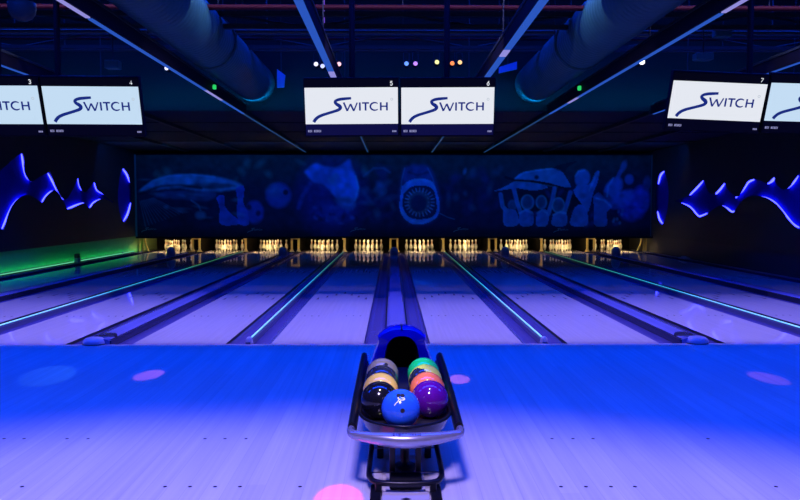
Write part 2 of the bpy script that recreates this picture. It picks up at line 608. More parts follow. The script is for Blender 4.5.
for i, x in enumerate(DIVS):
    b = MB()
    kick_plate(b, 0, .052)
    b.box(-.07, .035, 17.29, 17.34, .42, .60, M['kick'], bev=.01)
    o = b.build('kickback', loc=(x, 0, 0))
    tag(o, f'single yellow kickback plate between two pin decks, above the {DN[i]} light strip', 'kickback', 'yellow kickback plates')
for i, x in enumerate(TRACKS):
    root = empty('kickback_arch', (x, 0, 0), f'yellow twin post frame between two pin decks, above the {TN[i]} ball track', 'kickback', 'yellow kickback frames')
    for s in (-1, 1):
        b = MB()
        kick_plate(b, s * .116, .046)
        b.build('post', root)
    b = MB()
    b.box(-.092, .092, 17.3, 17.35, .43, .60, M['kick'])
    b.build('top_bar', root)
    b = MB()
    b.box(-.088, .088, 17.65, 17.7, .07, .5, M['pit'])
    b.build('inner_panel', root)
for s, nm in ((-1, 'left'), (1, 'right')):
    b = MB()
    # flared end plate by the side wall
    rows = []
    for k in range(9):
        t = k / 8
        z = .02 + .57 * t
        off = .14 * (1 - t) ** 2.5
        xx = s * (2 * PAIR + TH + GW + LW + GW + .06 - off)
        rows.append([(xx, 17.3, z), (xx + s * .055, 17.3, z), (xx + s * .055, 17.36, z), (xx, 17.36, z)])
    b.grid(rows, M['kick'], smooth=True, wrap=True)
    root = empty('kickback_end', (0, 0, 0), f'flared yellow kickback plate at the {nm} end of the pin decks', 'kickback')
    b.build('flared_plate', root)
    b = MB()
    xa = s * (2 * PAIR + TH + GW + LW + GW + .14)
    b.box(*sorted((xa, s * (WX - .08))), 17.33, 17.38, .02, .60, M['kick'])
    b.build('side_plate', root)

RAIL_Z = on_y(400, 236.3, MASK_Y).z - .06     # lower edge of the masking units
for i, x in enumerate(LANES):
    root = empty('pin_downlight', (x, MASK_Y + .135, RAIL_Z + .031), f'warm tube lamp hidden above the pins, {which_lane(i)}', 'lamp', 'pin deck lamps')
    b = MB()
    b.tube([(-.26, 0, 0), (.26, 0, 0)], .015, M['pit_lamp'], n=8)
    b.build('lamp_tube', root)
    b = MB()
    b.box(-.5, .5, -.03, .03, .19, .2065, M['black'])
    b.box(-.5, .5, -.042, -.034, -.030, .2065, M['black'])  # unseen lip added to keep the lamp's spill off the side wall
    for s in (-1, 1):
        b.box(*sorted((s * .26, s * .29)), -.02, .02, -.02, .20, M['black'])
    b.build('lamp_holder', root)
b = MB()
b.box(-WX + .01, WX - .01, 17.05, 20.4, .675, .76, M['pit'])  # unseen cover added to stop lamp light leaking up behind the mural
tag(b.build('trim_3'), 'added dark cover keeping lamp light in over the pin decks', 'trim', kind='structure')
b = MB()
b.box(-WX + .01, WX - .01, 19.45, 19.65, -.15, .67, M['pit'])
tag(b.build('trim_4'), 'dark cushion curtain behind the pins', 'trim', kind='structure')

# ------------------------------------------------------------------ mural on the masking units
MX0, MX1, MY0, MY1 = 135.5, 651.5, 155.0, 236.3      # the picture frame's corners in photo pixels: shapes are drawn in them, then placed on the wall
NX, NY = 640, 104
gx = np.linspace(MX0, MX1, NX)
gy = np.linspace(MY0, MY1, NY)
PX, PY = np.meshgrid(gx, gy)
art = np.zeros((NY, NX, 3))
rng = np.random.RandomState(3)


def blur(a, k):
    for _ in range(2):
        for ax in (0, 1):
            p = np.pad(a, [(k, k) if d == ax else (0, 0) for d in range(2)], mode='edge')
            c = np.cumsum(p, axis=ax)
            z = np.zeros_like(np.take(c, [0], axis=ax))
            c = np.concatenate([z, c], axis=ax)
            n = a.shape[ax]
            a = (np.take(c, np.arange(2 * k + 1, 2 * k + 1 + n), axis=ax) - np.take(c, np.arange(n), axis=ax)) / (2 * k + 1)
    return a


def smooth_noise(k, seed):
    r = np.random.RandomState(seed).rand(NY, NX)
    n = blur(r, k)
    return (n - n.min()) / (n.max() - n.min())


def poly(pts, soft=1, curve=True):
    if curve:
        P = [Vector((p[0], p[1], 0)) for p in pts]
        P = bez(P + [P[0]], 6)
        pts = [(p.x, p.y) for p in P]
    ins = np.zeros((NY, NX), bool)
    n = len(pts)
    for i in range(n):
        (x0, y0), (x1, y1) = pts[i], pts[(i + 1) % n]
        if y0 == y1:
            continue
        c = ((y0 > PY) != (y1 > PY)) & (PX < (x1 - x0) * (PY - y0) / (y1 - y0) + x0)
        ins ^= c
    m = ins.astype(float)
    return blur(m, soft) if soft else m


def ell(cx, cy, rx, ry, rot=0.0, soft=1.0):
    c, s = math.cos(rot), math.sin(rot)
    dx, dy = PX - cx, PY - cy
    u, v = (dx * c + dy * s) / rx, (-dx * s + dy * c) / ry
    d = (np.sqrt(u * u + v * v) - 1) * min(rx, ry)
    return np.clip(0.5 - d / (2 * soft), 0, 1)


def line(pts, w, soft=0.7):
    m = np.zeros((NY, NX))
    for (x0, y0), (x1, y1) in zip(pts[:-1], pts[1:]):
        L2 = (x1 - x0) ** 2 + (y1 - y0) ** 2
        t = np.clip(((PX - x0) * (x1 - x0) + (PY - y0) * (y1 - y0)) / L2, 0, 1)
        d = np.hypot(PX - x0 - t * (x1 - x0), PY - y0 - t * (y1 - y0))
        m = np.maximum(m, np.clip((w / 2 - d) / soft + .5, 0, 1))
    return m


def put(mask, col, a=1.0):
    global art
    k = (mask * a)[..., None]
    art = art * (1 - k) + np.array(col) * k


DEEP, MID, LIT, CY, DK = (.010, .04, .16), (.02, .12, .36), (.06, .42, .80), (.05, .50, .50), (.002, .006, .02)
n1, n2 = smooth_noise(18, 1), smooth_noise(5, 2)
put(np.ones((NY, NX)), (.005, .02, .055))
put(n1 * np.clip((PY - 160) / 60, 0, 1), (.004, .015, .15), .7)
put(np.clip((188 - PY) / 34, 0, 1), (.01, .11, .10), .6)
put(np.clip((PY - 224) / 8, 0, 1), DK, .8)
put(n2, DK, .30)
# whale and flippers at the left end
put(poly([(137, 192), (150, 182), (165, 176), (187, 174), (212, 176), (236, 182), (241, 186), (234, 189), (214, 191), (195, 190), (176, 187), (158, 189)], 1), LIT, .85)
put(poly([(176, 188), (196, 183), (225, 183), (236, 186), (214, 189), (196, 188)], 1), DK, .75)
put(line([(140, 193), (160, 186), (180, 185), (200, 188)], 3, 2), DK, .8)
put(poly([(152, 197), (165, 191), (195, 191), (214, 192), (208, 200), (180, 199)], 1), MID, .6)
for k in range(12):
    put(line([(139 + k * 1.2, 201 - k * .3), (144 + k * 3.4, 226 - k * 1.2)], .9), LIT, .22)
put(ell(172, 213, 26, 13, .2, 6), DK, .4)
put(ell(199, 215, 5, 4, 0, 1.5), LIT, .35)
put(line([(190, 200), (197, 205), (199, 210)], 2), LIT, .25)
put(poly([(215, 198), (218, 195), (223, 196), (223, 205), (229, 213), (236, 219), (237, 224), (219, 224), (218, 208)], 0), (.02, .12, .72), .85)
put(poly([(234, 188), (241, 185), (243, 189), (242, 202), (246, 212), (247, 224), (238, 224), (235, 212), (236, 200)], 0), (.02, .12, .72), .8)
# skull like ball, then a round ball
put(ell(253, 212, 9, 11.5, 0, 1.5), (.02, .08, .55), .8)
put(ell(247.5, 207, 2.4, 3, 0, 1), DK, .8)
put(ell(256.5, 213, 2.4, 3, 0, 1), DK, .8)
put(ell(277, 195, 12.5, 12.5, 0, 2), (.02, .09, .50), .75)
put(ell(273, 190, 6, 5, 0, 4), LIT, .3)
put(ell(284, 192, 2.6, 2.8, 0, .8), DK, .9)
# big fish head
put(ell(330, 195, 32, 38, 0, 9), (.008, .03, .32), .6)
put(poly([(303, 172), (309, 166), (315, 163), (322, 166), (334, 167), (342, 163), (348, 159), (350, 166), (355, 178), (357, 190), (353, 201), (347, 206), (338, 202), (330, 192), (322, 184), (311, 181)], 1), (.035, .26, .92), .92)
put(ell(323, 179, 11, 8, 0, 4), (.015, .06, .30), .55)
put(poly([(350, 172), (356, 184), (356, 196), (349, 204), (350, 190)], 1), (.05, .30, .95), .5)
put(poly([(332, 199), (345, 196), (354, 202), (350, 210), (340, 208)], 1), LIT, .35)
put(ell(332, 212, 18, 9, .1, 5), (.015, .06, .45), .6)
put(line([(308, 184), (301, 196), (297, 207)], 4, 3), (.03, .12, .7), .4)
put(ell(339, 199, 12, 3, .15, 2), DK, .55)
for k in range(26):
    put(ell(310 + rng.rand() * 45, 206 + rng.rand() * 18, 1.4 + rng.rand() * 2, 1 + rng.rand() * 1.4, rng.rand() * 3, 1), (.03, .12, .6) if k % 2 else DK, .45)
for k in range(40):
    put(ell(140 + rng.rand() * 230, 160 + rng.rand() * 22, 1.5 + rng.rand() * 4, 1 + rng.rand() * 3, rng.rand() * 3, 2), DK if k % 3 else CY, .25)
# faint reef between
for k in range(36):
    put(ell(360 + rng.rand() * 34, 168 + rng.rand() * 52, 1.5 + rng.rand() * 4, 1 + rng.rand() * 5, rng.rand() * 3, 2), LIT if k % 3 == 0 else (.015, .06, .4), .16)
put(line([(362, 176), (372, 168), (382, 168), (388, 172)], 2, 2), LIT, .22)
# gaping shark mouth in the middle
put(poly([(402, 168), (410, 165), (421, 165), (428, 168), (434, 182), (438, 200), (434, 218), (420, 224), (405, 221), (398, 205), (399, 185)], 2), (.015, .08, .34), .9)
put(line([(403, 168), (400, 180), (399, 190)], 1.2), LIT, .30)
put(line([(426, 168), (431, 178), (433, 186)], 1.2), LIT, .30)
put(line([(407, 172), (416, 175), (426, 172)], 2.2, 2), DK, .5)
put(poly([(400, 186), (408, 180), (419, 178), (430, 181), (434, 188), (438, 204), (435, 217), (421, 224), (407, 222), (398, 209)], 0), (.06, .34, .92), .9)
put(poly([(402, 193), (409, 187), (419, 185), (430, 188), (434, 197), (435, 210), (430, 217), (419, 219), (408, 217), (401, 206)], 0), (.006, .02, .085), .97)
put(ell(417, 202, 11.5, 12, 0, 1) - ell(417, 203, 8, 8.5, 0, 1), (.10, .20, .26), .40)
for k in range(24):
    a = 2 * PI * k / 24
    cx, cy = 418 + 14.8 * math.cos(a), 202 + 14.2 * math.sin(a)
    put(line([(cx, cy), (cx - 3 * math.cos(a), cy - 3 * math.sin(a))], 1.1, .6), (.2, .5, .9), .75 if k % 2 else .5)
for k in range(16):
    a = 2 * PI * k / 16
    put(ell(417 + 10 * math.cos(a), 202 + 10.5 * math.sin(a), .8, .8, 0, .6), (.2, .35, .5), .5)
put(line([(436, 212), (446, 217), (453, 219)], .9), LIT, .3)
# open water to the right of it
for k in range(30):
    put(ell(446 + rng.rand() * 50, 165 + rng.rand() * 50, 1.5 + rng.rand() * 4, 1 + rng.rand() * 5, rng.rand() * 3, 2), LIT if k % 4 == 0 else (.012, .05, .36), .15)
put(ell(463, 171, 1.6, 3, .3, 1), LIT, .4)
# fish carried above a row of swimmers
put(poly([(512, 179), (519, 173), (533, 170), (549, 168), (559, 170), (565, 178), (569, 187), (556, 185), (545, 182), (530, 180)], 0), (.05, .30, .62), .85)
put(poly([(492, 191), (504, 186), (514, 181), (530, 182), (546, 186), (541, 189), (529, 190), (516, 188), (506, 189)], 0), (.05, .30, .66), .85)
put(line([(504, 177), (513, 180), (530, 181), (548, 184), (562, 188), (572, 194), (579, 204), (582, 210)], 2.4, 1), DK, .9)
put(line([(513, 181), (535, 183), (556, 187)], .7), CY, .3)
put(ell(535, 177, 2.3, 2.2, 0, .8), DK, .9)
put(poly([(552, 168), (556, 165), (575, 161), (566, 167), (562, 172)], 0), DK, .6)
put(poly([(513, 190), (578, 192), (578, 212), (513, 212)], 2, False), DK, .75)
for cx, hy, rr in ((511, 205, 4.5), (526, 202, 6), (540, 202, 5), (557, 205, 6)):
    put(ell(cx, hy, rr, rr * 1.2, 0, .8), (.04, .22, .46), .65)
    put(ell(cx, hy, rr * .7, rr * .9, 0, .8), DK, .35)
for pp in ([(502, 205), (508, 209), (515, 211), (517, 224), (503, 225)], [(518, 212), (525, 209), (532, 213), (531, 225), (519, 225)], [(536, 212), (541, 209), (547, 212), (546, 225), (535, 225)], [(552, 214), (558, 211), (565, 212), (565, 225), (551, 225)]):
    put(poly(pp, 0), (.03, .24, .70), .8)
for pp in ([(499, 194), (501, 206), (505, 211)], [(512, 188), (515, 200), (519, 212)], [(553, 188), (551, 200), (547, 214)], [(569, 192), (566, 203), (563, 213)]):
    put(line(pp, 4.0, .8), (.035, .26, .66), .8)
    put(line([(x + 2, y) for x, y in pp], .6), CY, .4)
# standing figure and tumbling pins at the right end
put(ell(581, 178, 7.5, 9, .2, 1), (.04, .28, .74), .85)
put(poly([(572, 190), (578, 184), (588, 184), (594, 172), (598, 171), (596, 182), (592, 193), (589, 206), (586, 212), (580, 203), (574, 195)], 0), (.04, .26, .72), .85)
put(poly([(574, 207), (580, 204), (586, 211), (586, 225), (570, 225), (571, 214)], 0), (.035, .24, .72), .85)
put(poly([(592, 196), (598, 192), (606, 200), (612, 206), (606, 212), (606, 225), (594, 225), (593, 210)], 0), (.03, .22, .66), .75)
put(ell(612, 189, 8, 13, .5, 1.2), (.03, .24, .78), .8)
put(ell(622, 166, 2.8, 6, .35, 1), (.05, .26, .62), .75)
put(line([(619, 171), (616, 178)], 4, 1), (.04, .22, .66), .7)
put(ell(628, 179, 4.4, 5, 0, 1), (.03, .22, .66), .75)
put(ell(622, 199, 14, 8, -.5, 1.5), (.025, .18, .74), .8)
put(ell(640, 199, 9, 13, 0, 2), (.02, .11, .78), .75)
put(ell(631, 210, 12, 10, 0, 3), (.02, .10, .80), .65)
put(ell(646, 183, 4, 7, 0, 1.2), (.02, .14, .5), .6)
put(ell(605, 196, 8, 3, .6, 1), DK, .6)
for k in range(14):
    put(ell(612 + rng.rand() * 10, 210 + rng.rand() * 14, 1.2, 1.6, 0, .7), LIT if k % 2 else DK, .4)
# lighter fins, outlines and mottling in the print
for pp in ([(404, 187), (410, 181), (419, 179), (429, 182), (433, 188)], [(400, 212), (408, 220), (420, 223), (433, 217)], [(140, 190), (152, 181), (168, 176), (190, 174.5), (214, 177)], [(514, 178), (522, 172.5), (535, 170), (550, 168.5)],
           [(354, 176), (356.5, 188), (353, 200)], [(574, 176), (577, 171), (583, 170)], [(588, 190), (594, 176), (597, 172)], [(518, 213), (524, 210), (531, 213)], [(536, 213), (541, 210), (546, 213)], [(552, 215), (558, 212), (564, 213)], [(612, 178), (607, 186), (606, 196)], [(595, 198), (603, 200), (610, 206)]):
    put(line(pp, 1.5, 1.6), (.10, .62, 1.0), .55)
for cx, cy, rx_, ry_ in ((526, 202, 6, 7.2), (540, 202, 5, 6.4), (557, 205, 6, 7.2)):
    put(ell(cx, cy, rx_ + .6, ry_ + .6, 0, .6) - ell(cx, cy, rx_ - .5, ry_ - .5, 0, .6), (.10, .60, .80), .6)
for k in range(60):
    put(ell(500 + rng.rand() * 148, 184 + rng.rand() * 40, .8 + rng.rand() * 2.5, .8 + rng.rand() * 3, rng.rand() * 3, 1.4), (.02, .10, .45) if k % 2 else DK, .35)
for k in range(40):
    put(ell(142 + rng.rand() * 100, 178 + rng.rand() * 44, .8 + rng.rand() * 5, .6 + rng.rand() * 1.4, -.1 + rng.rand() * .3, 1.2), (.06, .40, .7) if k % 3 == 0 else DK, .28)
n3 = smooth_noise(2, 9)
art = np.clip(art * (0.55 + 0.9 * n3)[..., None], 0, 1)
art[..., 1] *= 1.15

mur_root = empty('mural', (0, MASK_Y, 0), 'long dark blue underwater mural with a gaping shark mouth above the pins', 'mural')
pc = [on_y(MX0, MY0, MASK_Y), on_y(MX1, MY1, MASK_Y)]
mx0, mz1, mx1, mz0 = pc[0].x, pc[0].z, pc[1].x, pc[1].z
xs = np.linspace(mx0, mx1, NX)
zs = np.linspace(mz1, mz0, NY)
vx, vz = np.meshgrid(xs, zs)
me = bpy.data.meshes.new('mural_print')
verts = np.stack([vx.ravel(), np.zeros(NX * NY), vz.ravel()], 1)
idx = np.arange(NX * NY).reshape(NY, NX)
quads = np.stack([idx[:-1, :-1].ravel(), idx[1:, :-1].ravel(), idx[1:, 1:].ravel(), idx[:-1, 1:].ravel()], 1)
me.from_pydata(verts.tolist(), [], quads.tolist())
at = me.color_attributes.new('print', 'FLOAT_COLOR', 'POINT')
rgba = np.ones((NX * NY, 4), np.float32)
rgba[:, :3] = art.reshape(-1, 3)
at.data.foreach_set('color', rgba.ravel())
mm = bpy.data.materials.new('printed mural')
mm.use_nodes = True
nt = mm.node_tree
an = nt.nodes.new('ShaderNodeAttribute')
an.attribute_name = 'print'
nt.links.new(an.outputs['Color'], nt.nodes['Principled BSDF'].inputs['Base Color'])
nt.nodes['Principled BSDF'].inputs['Roughness'].default_value = 0.55
nt.nodes['Principled BSDF'].inputs['Specular IOR Level'].default_value = 0.2
me.materials.append(mm)
mo = bpy.data.objects.new('mural_print', me)
C.objects.link(mo)
mo.parent = mur_root
b = MB()
b.box(mx0 - .02, mx1 + .02, .004, .07, mz0 - .02, mz1 + .05, M['black'])
b.build('backing_board', mur_root)
M['mural_edge'] = mat('teal mural edge trim', (.05, .22, .25), 0.4)
for px in (mx0, mx1):
    b = MB()
    b.box(px - .045, px + .01, -.03, .004, mz0 - .02, mz1 + .02, M['mural_edge'])
    b.build('edge_trim', mur_root)
b = MB()
b.box(mx0 - .04, mx1 + .04, -.03, .004, mz0 - .06, mz0 - .0, M['black'])
b.build('bottom_rail', mur_root)

# ------------------------------------------------------------------ lettering (strokes on a unit screen, u right, v up)
def stroke(pts, w):
    """flat ribbon with per-point widths: list of quads in 2D"""
    P = [Vector((p[0], p[1])) for p in pts]
    ws = w if isinstance(w, (list, tuple)) else [w] * len(P)
    L, R = [], []
    for i, p in enumerate(P):
        t = (P[min(i + 1, len(P) - 1)] - P[max(i - 1, 0)]).normalized()
        n = Vector((-t.y, t.x))
        L.append(p + n * ws[i] / 2)
        R.append(p - n * ws[i] / 2)
    return [(L[i], R[i], R[i + 1], L[i + 1]) for i in range(len(P) - 1)]


def arc(cx, cy, rx, ry, a0, a1, n=14):
    return [(cx + rx * math.cos(math.radians(a0 + (a1 - a0) * k / n)), cy + ry * math.sin(math.radians(a0 + (a1 - a0) * k / n))) for k in range(n + 1)]


def logo_quads():
    """The sign's wordmark in a box 683 wide and 258 high (pixels of the screen's white field), origin bottom left."""
    q = []

    def fl(p):
        return (p[0] - 62, 355 - p[1])
    sw = [(402, 172), (360, 175), (322, 179), (296, 186), (283, 197), (292, 211), (312, 224), (322, 238), (308, 253), (270, 266), (225, 279), (185, 291), (153, 306), (133, 324), (122, 340)]
    ww = [17, 20, 21, 20, 20, 23, 26, 25, 22, 20, 20, 21, 22, 23, 23]
    p = bez([(*fl(a), w) for a, w in zip(sw, ww)], 5)
    q += stroke([(v.x, v.y) for v in p], [v.z for v in p])
    q += stroke([fl((347, 203)), fl((372, 262))], 13)
    q += stroke([fl((372, 262)), fl((396, 212))], 10)
    q += stroke([fl((396, 212)), fl((420, 262))], 13)
    q += stroke([fl((420, 262)), fl((446, 203))], 10)
    q += stroke([fl((341, 204)), fl((356, 204))], 4)
    q += stroke([fl((465, 202)), fl((465, 260))], 13)
    q += stroke([fl((481, 206)), fl((533, 206))], 11)
    q += stroke([fl((507, 206)), fl((507, 260))], 13)
    a = arc(575, 231, 33, 27, 48, 312)
    q += stroke([fl((x, 231 - (y - 231))) for x, y in a], [6, 8, 10, 11, 12, 13, 13, 13, 13, 13, 12, 11, 10, 8, 6])
    q += stroke([fl((619, 202)), fl((619, 260))], 13)
    q += stroke([fl((664, 202)), fl((664, 260))], 13)
    q += stroke([fl((619, 230)), fl((664, 230))], 10)
    return q


DIG = {
    '3': [arc(.5, .74, .36, .24, 150, -90, 10) + arc(.5, .26, .40, .26, 90, -150, 12)],
    '4': [[(.70, 0), (.70, 1), (.06, .30), (.98, .30)]],
    '5': [[(.88, .97), (.22, .97), (.17, .56)] + arc(.48, .32, .40, .32, 120, -150, 12)],
    '6': [[(.78, 1.0), (.34, .62)] + arc(.5, .31, .38, .31, 150, 510, 16)],
    '7': [[(.08, .95), (.92, .95), (.36, 0)]],
    '8': [arc(.5, .76, .32, .24, -90, 270, 12), arc(.5, .26, .40, .26, 90, 450, 14)],
}

LOGO = logo_quads()


def make_screen(number, tl, tr, bl, D, tint, label):
    """A wide monitor hung from a pole. tl, tr, bl: where the corners of its white field stand in the photo, at distance D."""
    Y = CAMY + D
    A, B_, Cc = on_y(*tl, Y), on_y(*tr, Y), on_y(*bl, Y)
    wdt = math.hypot(B_.x - A.x, B_.z - A.z)
    roll = math.atan2(B_.z - A.z, B_.x - A.x)
    hgt = A.z - Cc.z
    tilt = math.radians(12 if number in '56' else 17)
    fh = hgt / math.cos(tilt)
    cen = on_y((tr[0] + bl[0]) / 2, (tr[1] + bl[1]) / 2, Y)
    root = empty('lane_screen', cen, label, 'screen', 'lane score screens')
    R = Matrix.Rotation(-roll, 4, 'Y') @ Matrix.Rotation(tilt, 4, 'X')
    # screen plane: local x right, z up, front faces -Y; top leans towards the players
    R = Matrix.Rotation(-roll, 4, 'Y') @ Matrix.Rotation(tilt, 4, 'X')
    hw_, hh = wdt / 2, fh / 2
    top, low = .075, .105

    def P(u, v, d=0.0):
        return R @ Vector((u, -d, v))
    b = MB()
    b.box(-hw_ - .010, hw_ + .010, .012, .075, -hh - low - .015, hh + top + .015, M['black'], bev=.006, M4=R)
    b.box(-hw_ * .6, hw_ * .6, .075, .12, -hh * .7, hh * .7, M['black'], bev=.01, M4=R)
    b.build('housing', root)
    s = MB()
    f = M['scr_white'] if tint == 'white' else M['scr_blue']
    s.add([P(-hw_, -hh), P(hw_, -hh), P(hw_, hh), P(-hw_, hh)], [(0, 1, 2, 3)], f)
    s.add([P(-hw_, hh), P(hw_, hh), P(hw_, hh + top), P(-hw_, hh + top)], [(0, 1, 2, 3)], M['scr_top'])
    lowm = M['scr_low'] if tint == 'white' and number in '56' else M['scr_low2']
    s.add([P(-hw_, -hh - low), P(hw_, -hh - low), P(hw_, -hh), P(-hw_, -hh)], [(0, 1, 2, 3)], lowm)
    s.add([P(-hw_, -hh - low, -.011), P(hw_, -hh - low, -.011), P(hw_, hh + top, -.011), P(-hw_, hh + top, -.011)], [(3, 2, 1, 0)], M['black'])
    k = wdt / 683.0
    kv = fh / 258.0
    for qd in LOGO:
        s.add([P(-hw_ + p.x * k, -hh + p.y * kv, .002) for p in qd], [(0, 1, 2, 3)], M['scr_logo'])
    for qd in stroke(arc(638, 174, 8, 8, 0, 360, 12), 4):
        s.add([P(-hw_ + p.x * k, -hh + p.y * kv, .002) for p in qd], [(0, 1, 2, 3)], M['scr_mark'])
    for pl in DIG[number]:
        for qd in stroke(pl, .22):
            s.add([P(hw_ * .83 + p.x * .027, hh + .018 + p.y * .037, .002) for p in qd], [(0, 1, 2, 3)], M['scr_num'])
    # tiny, unreadable caption marks in the lower strip
    x = -hw_ + .02
    for ci, wd in enumerate((.012, .012, .006, 0, .012, .012, .010, .012, .006)):
        if wd:
            s.add([P(x, -hh - .075, .002), P(x + wd, -hh - .075, .002), P(x + wd, -hh - .054, .002), P(x, -hh - .054, .002)], [(0, 1, 2, 3)], M['scr_txt'])
            if ci % 2:
                s.add([P(x + wd * .3, -hh - .07, .004), P(x + wd * .7, -hh - .07, .004), P(x + wd * .7, -hh - .059, .004), P(x + wd * .3, -hh - .059, .004)], [(0, 1, 2, 3)], lowm)
        x += wd + .0035 if wd else .016
    x = hw_ - .055
    for wd in (.011, .011, .011):
        s.add([P(x, -hh - .078, .002), P(x + wd, -hh - .078, .002), P(x + wd, -hh - .062, .002), P(x, -hh - .062, .002)], [(0, 1, 2, 3)], M['scr_txt'])
        x += wd + .003
    s.build('screen_face', root)
    p = MB()
    px_ = {'4': -.37, '7': .36}.get(number, 0)
    p.tube([(px_, .135, .05), (px_, .135, CEIL - cen.z - .005)], .028, M['black'], n=12)
    p.build('mount_pole', root)
    p = MB()
    p.box(px_ - .10, px_ + .10, .06, .17, -.10, .12, M['black'], bev=.008)
    p.build('mount_bracket', root)
    return root


TVD = 7.07
make_screen('3', (-59, 86.3), (38.4, 86.6), (-55, 123.3), TVD, 'blue', 'score screen cut off by the left edge of the photo, number 3 in its corner')
make_screen('4', (42.5, 87), (138.6, 87.6), (46.0, 123.4), TVD, 'blue', 'score screen with a pale blue picture and a number 4 in its corner')
make_screen('5', (304.0, 88.4), (397.0, 87.8), (306.0, 123.9), TVD, 'white', 'white score screen with a number 5 in its corner, left of the middle pair')
make_screen('6', (401.0, 88.2), (493.8, 87.8), (401.6, 123.8), TVD, 'white', 'white score screen with a number 6 in its corner, right of the middle pair')
make_screen('7', (673.0, 81.2), (766.4, 85.3), (668.0, 117.3), TVD, 'white', 'white score screen with a number 7 in its corner, tilted slightly to the right')
make_screen('8', (770.6, 83.6), (866.0, 86.4), (765.0, 120.0), TVD, 'blue', 'pale blue score screen cut off by the right edge of the photo')

# mural signatures: the small wordmark, one per panel
b = MB()
for (px, py) in ((149, 229), (255, 229.5), (358, 229), (461, 229), (561, 229.5)):
    c = on_y(px, py, MASK_Y)
    k = .62 / 683
    for qd in LOGO:
        b.add([(c.x - .31 + p.x * k, -.003, c.z - .12 + p.y * k) for p in qd], [(0, 1, 2, 3)], M['mural_edge'])
b.build('wordmark_print', mur_root)

# ------------------------------------------------------------------ side wall light features
def wave_panel(side, upper, lower, lens, lit, label):
    X = side * (WX - .085)
    XB = side * (WX - .012)

    def Q(p):
        v = on_x(p[0], p[1], X)
        return Vector((v.y, v.z))
    root = empty('wave_panel', (0, 0, 0), label, 'wall feature', 'wave light panels')
    up = [Q(p) for p in upper]
    lo = [Q(p) for p in lower]

    def dens(pl):
        return [Vector((v.x, v.y)) for v in bez([(p.x, p.y, 0) for p in pl], 4)]
    hole = dens(up) + dens(lo)[::-1]
    ln = dens([Q(p) for p in lens] + [Q(lens[0])])[:-1]
    cu = bpy.data.curves.new('wave_outline', 'CURVE')
    cu.dimensions = '2D'
    cu.fill_mode = 'BOTH'
    y0, y1, z0, z1 = 5.9, 16.85, .56, SOF_Z - .01
    outer = [Vector((y0, z0)), Vector((y1, z0)), Vector((y1, z1)), Vector((y0, z1))]
    for pts in (outer, hole, ln):
        sp = cu.splines.new('POLY')
        sp.points.add(len(pts) - 1)
        for k, p in enumerate(pts):
            sp.points[k].co = (p.x, p.y, 0, 1)
        sp.use_cyclic_u = True
    cu.extrude = .012
    tmp = bpy.data.objects.new('wave_outline', cu)
    C.objects.link(tmp)
    bpy.context.view_layer.update()
    dg = bpy.context.evaluated_depsgraph_get()
    me = bpy.data.meshes.new_from_object(tmp.evaluated_get(dg))
    bpy.data.objects.remove(tmp)
    for v in me.vertices:
        y, z, d = v.co
        v.co = (X + d, y, z)
    me.materials.clear()
    me.materials.append(M['panel'])
    o = bpy.data.objects.new('front_panel', me)
    C.objects.link(o)
    o.parent = root
    b = MB()
    ys = [p.x for p in hole] + [p.x for p in ln]
    zs_ = [p.y for p in hole] + [p.y for p in ln]
    x0, x1 = sorted((XB, XB + side * .008))
    b.box(x0, x1, 5.95, 16.8, min(zs_) - .1, max(zs_) + .1, M['backing'])
    b.build('backing', root)
    b = MB()
    x0, x1 = sorted((X + side * .012, side * (WX - .003)))
    b.box(x0, x1, 5.92, 16.83, .57, .60, M['panel'])
    b.box(x0, x1, 5.92, 16.83, z1 - .03, z1, M['panel'])
    b.box(x0, x1, 16.79, 16.83, .60, z1 - .03, M['panel'])
    b.box(x0, x1, 5.92, 5.96, .60, z1 - .03, M['panel'])
    b.build('spacer_frame', root)
    XT = side * (WX - .055)
    for seg in lit:
        pts = [on_x(p[0], p[1], XT) for p in seg]
        pts = bez(pts, 4)
        t = MB()
        n = len(pts)
        t.tube(pts, [.032 * (0.45 + 0.55 * math.sin(PI * min(1, max(0, k / (n - 1))))) for k in range(n)], M['led_wall'], n=8)
        t.build('light_tube', root)


wave_panel(-1,
           [(-60, 160), (-30, 195), (0, 170.5), (21.5, 153.2), (24.5, 170), (27, 177), (31.5, 181.5), (39, 177), (47, 172.8), (50, 172.6), (55.5, 186), (62, 197.5), (66, 199), (72, 190), (78, 178), (79.5, 185), (84, 192.5), (89, 188), (94.4, 182.2), (97.5, 190), (104, 194.5), (114, 202)],
           [(-60, 235), (-20, 233), (0, 229.5), (4, 228.5), (9.5, 212), (14, 203.5), (20, 197.5), (28, 195), (36, 199), (42, 202.6), (46, 197), (51, 192), (56, 190.5), (63, 201), (67.5, 209.6), (76, 206), (84, 203.4), (89.5, 208.4), (94, 203), (101, 199.2), (108, 200.5), (113, 203.4)],
           [(123, 168), (128, 175), (131.5, 190), (131, 205), (127.5, 217), (123.5, 222.5), (119, 212), (117.5, 195), (119.5, 176)],
           [[(21.5, 154), (24, 168), (27, 177), (31, 181)], [(48, 173.5), (55, 186), (61.5, 197.5), (65, 198.6)], [(78, 179), (79.5, 185), (81.5, 190)], [(94.3, 183), (97.3, 190), (103.5, 194)],
            [(2, 228.5), (9, 213), (14, 204.5), (20, 198.5), (28, 195.8)], [(42, 201.6), (46, 196.5), (51, 192), (55, 190.8)], [(67.5, 208.6), (76, 205.4), (83, 203)], [(89.6, 207.4), (94, 202.6), (100, 199.4)],
            [(123.5, 221), (127.5, 214), (130.6, 203)], [(122.6, 169), (126.5, 174), (129.6, 182)], [(-40, 233), (-20, 232.5), (-4, 230)]],
           'black wall panel on the left with a jagged wave cut-out glowing blue')
